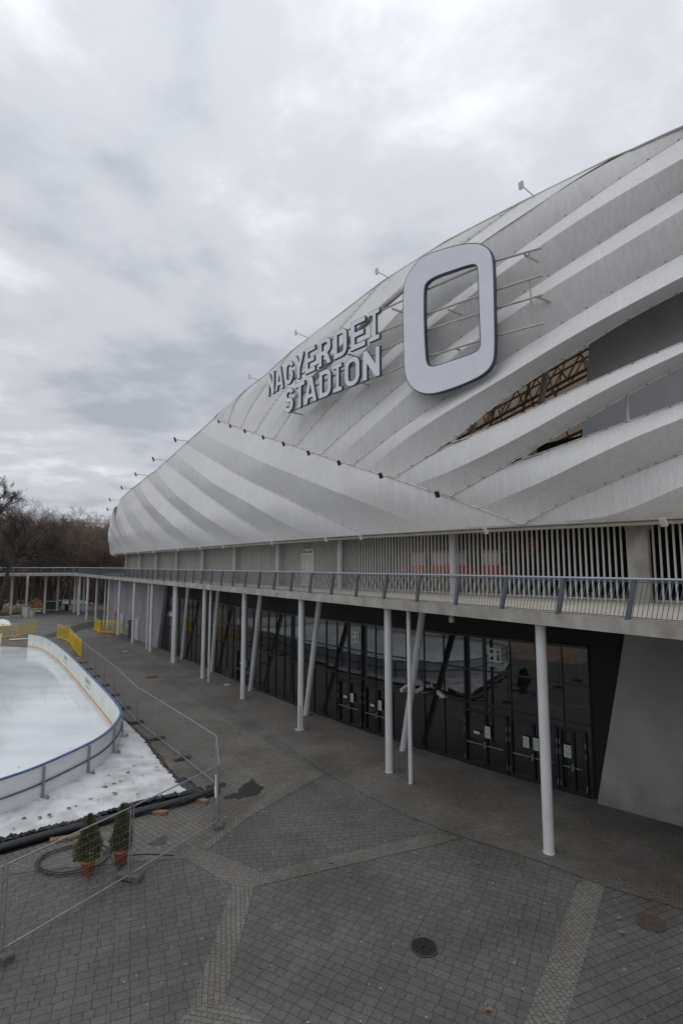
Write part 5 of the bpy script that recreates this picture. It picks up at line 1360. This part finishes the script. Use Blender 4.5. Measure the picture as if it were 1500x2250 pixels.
def rubble(px, hgt, lab, seed, m_='brick'):
    rnd = random.Random(seed); P = [G(u, v) for u, v in px]; c = sum(P, Vector())/len(P); b = MB()
    for k in range(260):
        i = rnd.randrange(len(P)); q = P[i].lerp(P[(i+1) % len(P)], rnd.random()); f_ = rnd.random()**.6; p = c.lerp(q, f_); s_ = rnd.uniform(.12, .38)
        an = rnd.uniform(0, 3.14); d1 = Vector((math.cos(an), math.sin(an), rnd.uniform(-.4, .4))).normalized(); d2 = d1.cross(Vector((rnd.uniform(-.3, .3), .2, 1))).normalized(); b.obox(p+Vector((0, 0, hgt*(1-f_)*rnd.uniform(.6, 1.1)+.1)), d1*s_, d2*s_*.6, d1.cross(d2)*s_*.5)
    return tag(b.build('rubble_pile', m_), lab, 'rubble')
rubble([(60, 1332), (70, 1337), (97, 1337), (100, 1331), (85, 1329), (66, 1329)], 1.7, 'heap of broken red bricks left of the skip', 1)
rubble([(0, 1340), (50, 1341), (62, 1337), (40, 1333), (0, 1333)], .5, 'low heap of sandy rubble at the wood edge', 2, 'sand')
c = G(146, 1342); T_ = thing('litter_bin', 'dark round litter bin on the path beyond the rink', 'bin', c); b = MB(); b.lathe(c, [(0, 0), (.3, 0), (.36, 1.1), (.36, 1.15), (.3, 1.15), (.28, .9), (0, .9)], 16); b.build('bin_body', 'cloth', T_); b = MB(); b.lathe(c, [(.37, 1.1), (.40, 1.12), (.40, 1.2), (.37, 1.22)], 16); b.build('rim', 'galv', T_)
def person(u, v, ang, stride, lab, trous='cloth'):
    p = G(u, v); T_ = thing('person', lab, 'person', p, rz=ang)
    J_ = [(0, 0, .95), (0, .02, 1.15), (0, 0, 1.42), (0, 0, 1.52), (0, .02, 1.64), (0, .02, 1.76),
          (.11, 0, .88), (.12, stride*.5, .5), (.12, stride*.35-.04, .09), (.12, stride*.35+.14, .04),
          (-.11, 0, .88), (-.12, -stride*.2, .5), (-.12, -stride*.7, .1), (-.12, -stride*.7+.17, .04),
          (.19, 0, 1.42), (.24, -.08, 1.15), (.24, .02, .9), (.24, .06, .82), (-.19, 0, 1.42), (-.24, .08, 1.15), (-.23, .2, .93), (-.23, .25, .86)]
    Ed = [(0, 1), (1, 2), (2, 3), (3, 4), (4, 5), (0, 6), (6, 7), (7, 8), (8, 9), (0, 10), (10, 11), (11, 12), (12, 13), (2, 14), (14, 15), (15, 16), (16, 17), (2, 18), (18, 19), (19, 20), (20, 21)]
    rad = [.15, .15, .16, .065, .10, .085, .10, .07, .05, .04, .10, .07, .05, .04, .075, .055, .04, .035, .075, .055, .04, .035]
    me = bpy.data.meshes.new('body'); me.from_pydata(J_, Ed, []); me.materials.append(M['cloth']); o = bpy.data.objects.new('body', me); COL.objects.link(o)
    md = o.modifiers.new('skin', 'SKIN'); sv = me.skin_vertices[0].data
    for k, r_ in enumerate(rad): sv[k].radius = (r_, r_*.85)
    sv[0].use_root = True; o.modifiers.new('sub', 'SUBSURF').levels = 1; o.parent = T_
    b = MB(); b.lathe((0, .02, 1.60), [(.0, .22), (.06, .21), (.105, .15), (.115, .08), (.10, .03)], 12); h = b.build('hat', 'cloth'); h.parent = T_
    b = MB(); b.obox((0, .12, 1.62), Vector((.05, 0, 0)), Vector((0, .012, 0)), Vector((0, 0, .07))); h = b.build('face', 'skin'); h.parent = T_
person(197, 1333, R(200), .3, 'person in dark clothes standing on the path beyond the columns')
person(223, 1332, R(90), .65, 'person in dark clothes walking by the lilac wall, far off')

# ------------------------------------------------------------------ trees
def grow(seed, H_, r0, depth, spread, kids, droop=0.0, trunk_f=.38, wob=.12, tw=3, thin=.011):
    rnd = random.Random(seed); tr, cr = MB(), MB()
    def branch(p, d, L_, r_, lev):
        n = 4 if lev < 2 else 3; pts = [p]; rs = [r_]; q = p
        for k in range(n):
            d = (d+Vector((rnd.uniform(-wob, wob), rnd.uniform(-wob, wob), rnd.uniform(-wob, wob)*.6+.05-droop*.1))*(1 if lev else .5)).normalized()
            q = q+d*L_/n; pts.append(q); rs.append(max(thin, r_*(1-(k+1)/n*(.45 if lev == 0 else .6))))
        mb = tr if lev < 1 else cr
        mb.tube(pts, rs, 7 if lev == 0 else (5 if lev == 1 else 3), False)
        if lev >= depth: return
        m_ = kids[min(lev, len(kids)-1)]
        for k in range(m_):
            f_ = (trunk_f+(1-trunk_f)*(k+rnd.random())/m_) if lev == 0 else rnd.uniform(.25, 1)
            j = min(n-1, int(f_*n)); pp = pts[j].lerp(pts[j+1], f_*n-j if f_ < 1 else 1)
            a = rnd.uniform(0, 6.283)+k*2.4; side = Vector((math.cos(a), math.sin(a), 0)); side = (side-d*side.dot(d)).normalized()
            nd = (d*rnd.uniform(.35, 1)+side*spread*rnd.uniform(.6, 1.1)).normalized()
            branch(pp, nd, L_*rnd.uniform(.42, .62)*(1.0 if lev else .85), max(thin, r_*(1-f_*.5)*rnd.uniform(.38, .55)), lev+1)
    branch(Vector((0, 0, -.1)), Vector((rnd.uniform(-.05, .05), rnd.uniform(-.05, .05), 1)), H_*.72, r0, 0)
    return tr, cr
protos = []
for s_ in range(6):
    tr, cr = grow(20+s_, 21+s_*.7, .26+.03*(s_ % 3), 4, .72, (9, 7, 6, 5), trunk_f=.3 if s_ % 2 else .42, thin=.016)
    T_ = thing('bare_tree', 'leafless brown tree of the wood behind the walkway', 'tree', (0, 0, 0), 'leafless trees of the wood')
    tr.build('trunk', 'bark', T_); cr.build('crown', 'twig', T_); protos.append(T_)
rnd = random.Random(44); used = set(); k = 0
def place(X, Y, s_):
    global k
    src = protos[k % 6]
    if k < 6: o = src; o.location = (X, Y, 0); o.rotation_euler = (0, 0, rnd.uniform(0, 6.28)); o.scale = (s_,)*3
    else: dup(src, (X, Y, 0), rnd.uniform(0, 6.28), s_)
    k += 1
for row, (Yd, n, s0) in enumerate([(124, 26, .80), (131, 26, .88), (139, 26, .95), (149, 28, 1.0), (160, 30, 1.05)]):
    for j in range(n):
        u = -230+j*(600/n)+rnd.uniform(-12, 12)
        Y = Yd+rnd.uniform(-3, 3); sc_ = s0*rnd.uniform(.88, 1.1)*interp(u, [(-200, 1.02), (100, .97), (250, .88)]); place((u-750)/F*Y, Y, sc_)
for j in range(36):     # the wood goes on round the left, behind the rink (seen mirrored in the glass)
    place(-150+rnd.uniform(-25, 18), 100-j*4.2+rnd.uniform(-2, 2), rnd.uniform(.85, 1.1))
# undergrowth mass deep in the wood
b = MB(); rnd = random.Random(9)
for j in range(5200):
    Y = rnd.uniform(126, 175); u = rnd.uniform(-260, 380); X = (u-750)/F*Y; h_ = rnd.uniform(2, 13)*(.6+.4*rnd.random()); a = rnd.uniform(-.35, .35); c_ = rnd.uniform(-.35, .35)
    z0 = rnd.uniform(0, 9) if j % 2 else 0
    b.tube([(X, Y, z0), (X+a*h_*.4, Y+c_*h_*.4, z0+h_*.5), (X+a*h_*1.1, Y+c_*h_, z0+h_)], [rnd.uniform(.05, .11), .04, .012], 3, False)
o = b.build('undergrowth', 'twig'); o['kind'] = 'stuff'; tag(o, 'tangled brown undergrowth and saplings deep in the leafless wood', 'undergrowth')
# the big dark oak in front of the wood, its leaning neighbour at the picture edge
def oak(px_base, Yd, limbs, lab, seed, r0, trunk, tl=1.0):
    rnd = random.Random(seed); 
    def at(u, v, dy=0): d = ray(u, v); kk = (Yd+dy)/d.y; return d*kk+Vector((0, 0, EYE))
    base = at(*px_base); base.z = 0; T_ = thing('old_oak', lab, 'tree', base)
    b = MB(); tp = [base]+[at(u, v) for u, v in trunk]; n = len(tp); b.tube(tp, [r0*(1-.45*i/(n-1)) for i in range(n)], 12); b.build('trunk', 'barkd', T_)
    cr = MB()
    def twigs(p, d, L_, r_, lev):
        pts = [p]; q = p; rs = [r_]
        for k in range(4):
            d = (d+Vector((rnd.uniform(-.35, .35), rnd.uniform(-.35, .35), rnd.uniform(-.2, .32)))).normalized(); q = q+d*L_/4; pts.append(q); rs.append(max(.012, r_*(1-.17*(k+1))))
        cr.tube(pts, rs, 4 if lev < 2 else 3, False)
        if lev < 3:
            for k in range(5 if lev else 4):
                f_ = rnd.uniform(.3, 1); j = min(3, int(f_*4)); a = Vector((rnd.uniform(-1, 1), rnd.uniform(-1, 1), rnd.uniform(-.4, .8))); twigs(pts[j].lerp(pts[j+1], f_*4-j), (d*.7+a*.8).normalized(), L_*rnd.uniform(.45, .7), r_*.5, lev+1)
    for lm, rr_ in limbs:
        dy = rnd.uniform(-4, 4); P = [at(u, v, dy*i/max(1, len(lm)-1)) for i, (u, v) in enumerate(lm)]; m_ = len(P)
        cr.tube(P, [rr_*(1-.55*i/(m_-1)) for i in range(m_)], 8, False)
        for i in range(1, m_):
            dd = (P[i]-P[i-1]).normalized()
            for _ in range(3): twigs(P[i].lerp(P[i-1], rnd.random()*.6), (dd+Vector((rnd.uniform(-1, 1), rnd.uniform(-1, 1), rnd.uniform(-.3, .9)))).normalized(), rnd.uniform(2.5, 5)*tl, rr_*.3, 0)
    cr.build('crown', 'barkd', T_)
oak((27, 1352), 112, [([(33, 1222), (48, 1205), (62, 1188), (82, 1190)], .32), ([(33, 1225), (55, 1218), (75, 1215), (100, 1204), (118, 1200)], .34), ([(38, 1212), (52, 1190), (56, 1170), (48, 1150)], .28), ([(30, 1215), (20, 1190), (8, 1170), (-8, 1158)], .28), ([(60, 1217), (78, 1222), (88, 1235), (97, 1243)], .22), ([(30, 1218), (30, 1190), (36, 1165), (30, 1140)], .24)],
    'big dark oak with twisted spreading limbs in front of the wood', 3, .75, [(28, 1290), (30, 1250), (33, 1222)])
oak((-14, 1352), 92, [([(10, 1285), (22, 1240), (10, 1190), (-20, 1150)], .34), ([(-40, 1200), (-20, 1150), (5, 1118), (28, 1095)], .22), ([(-40, 1180), (-10, 1140), (20, 1108), (34, 1104)], .16), ([(-50, 1170), (-25, 1120), (0, 1095), (12, 1082)], .16)],
    'black tree trunk leaning at the left picture edge by the walkway', 5, .62, [(-2, 1335), (6, 1305), (13, 1280)], .5)
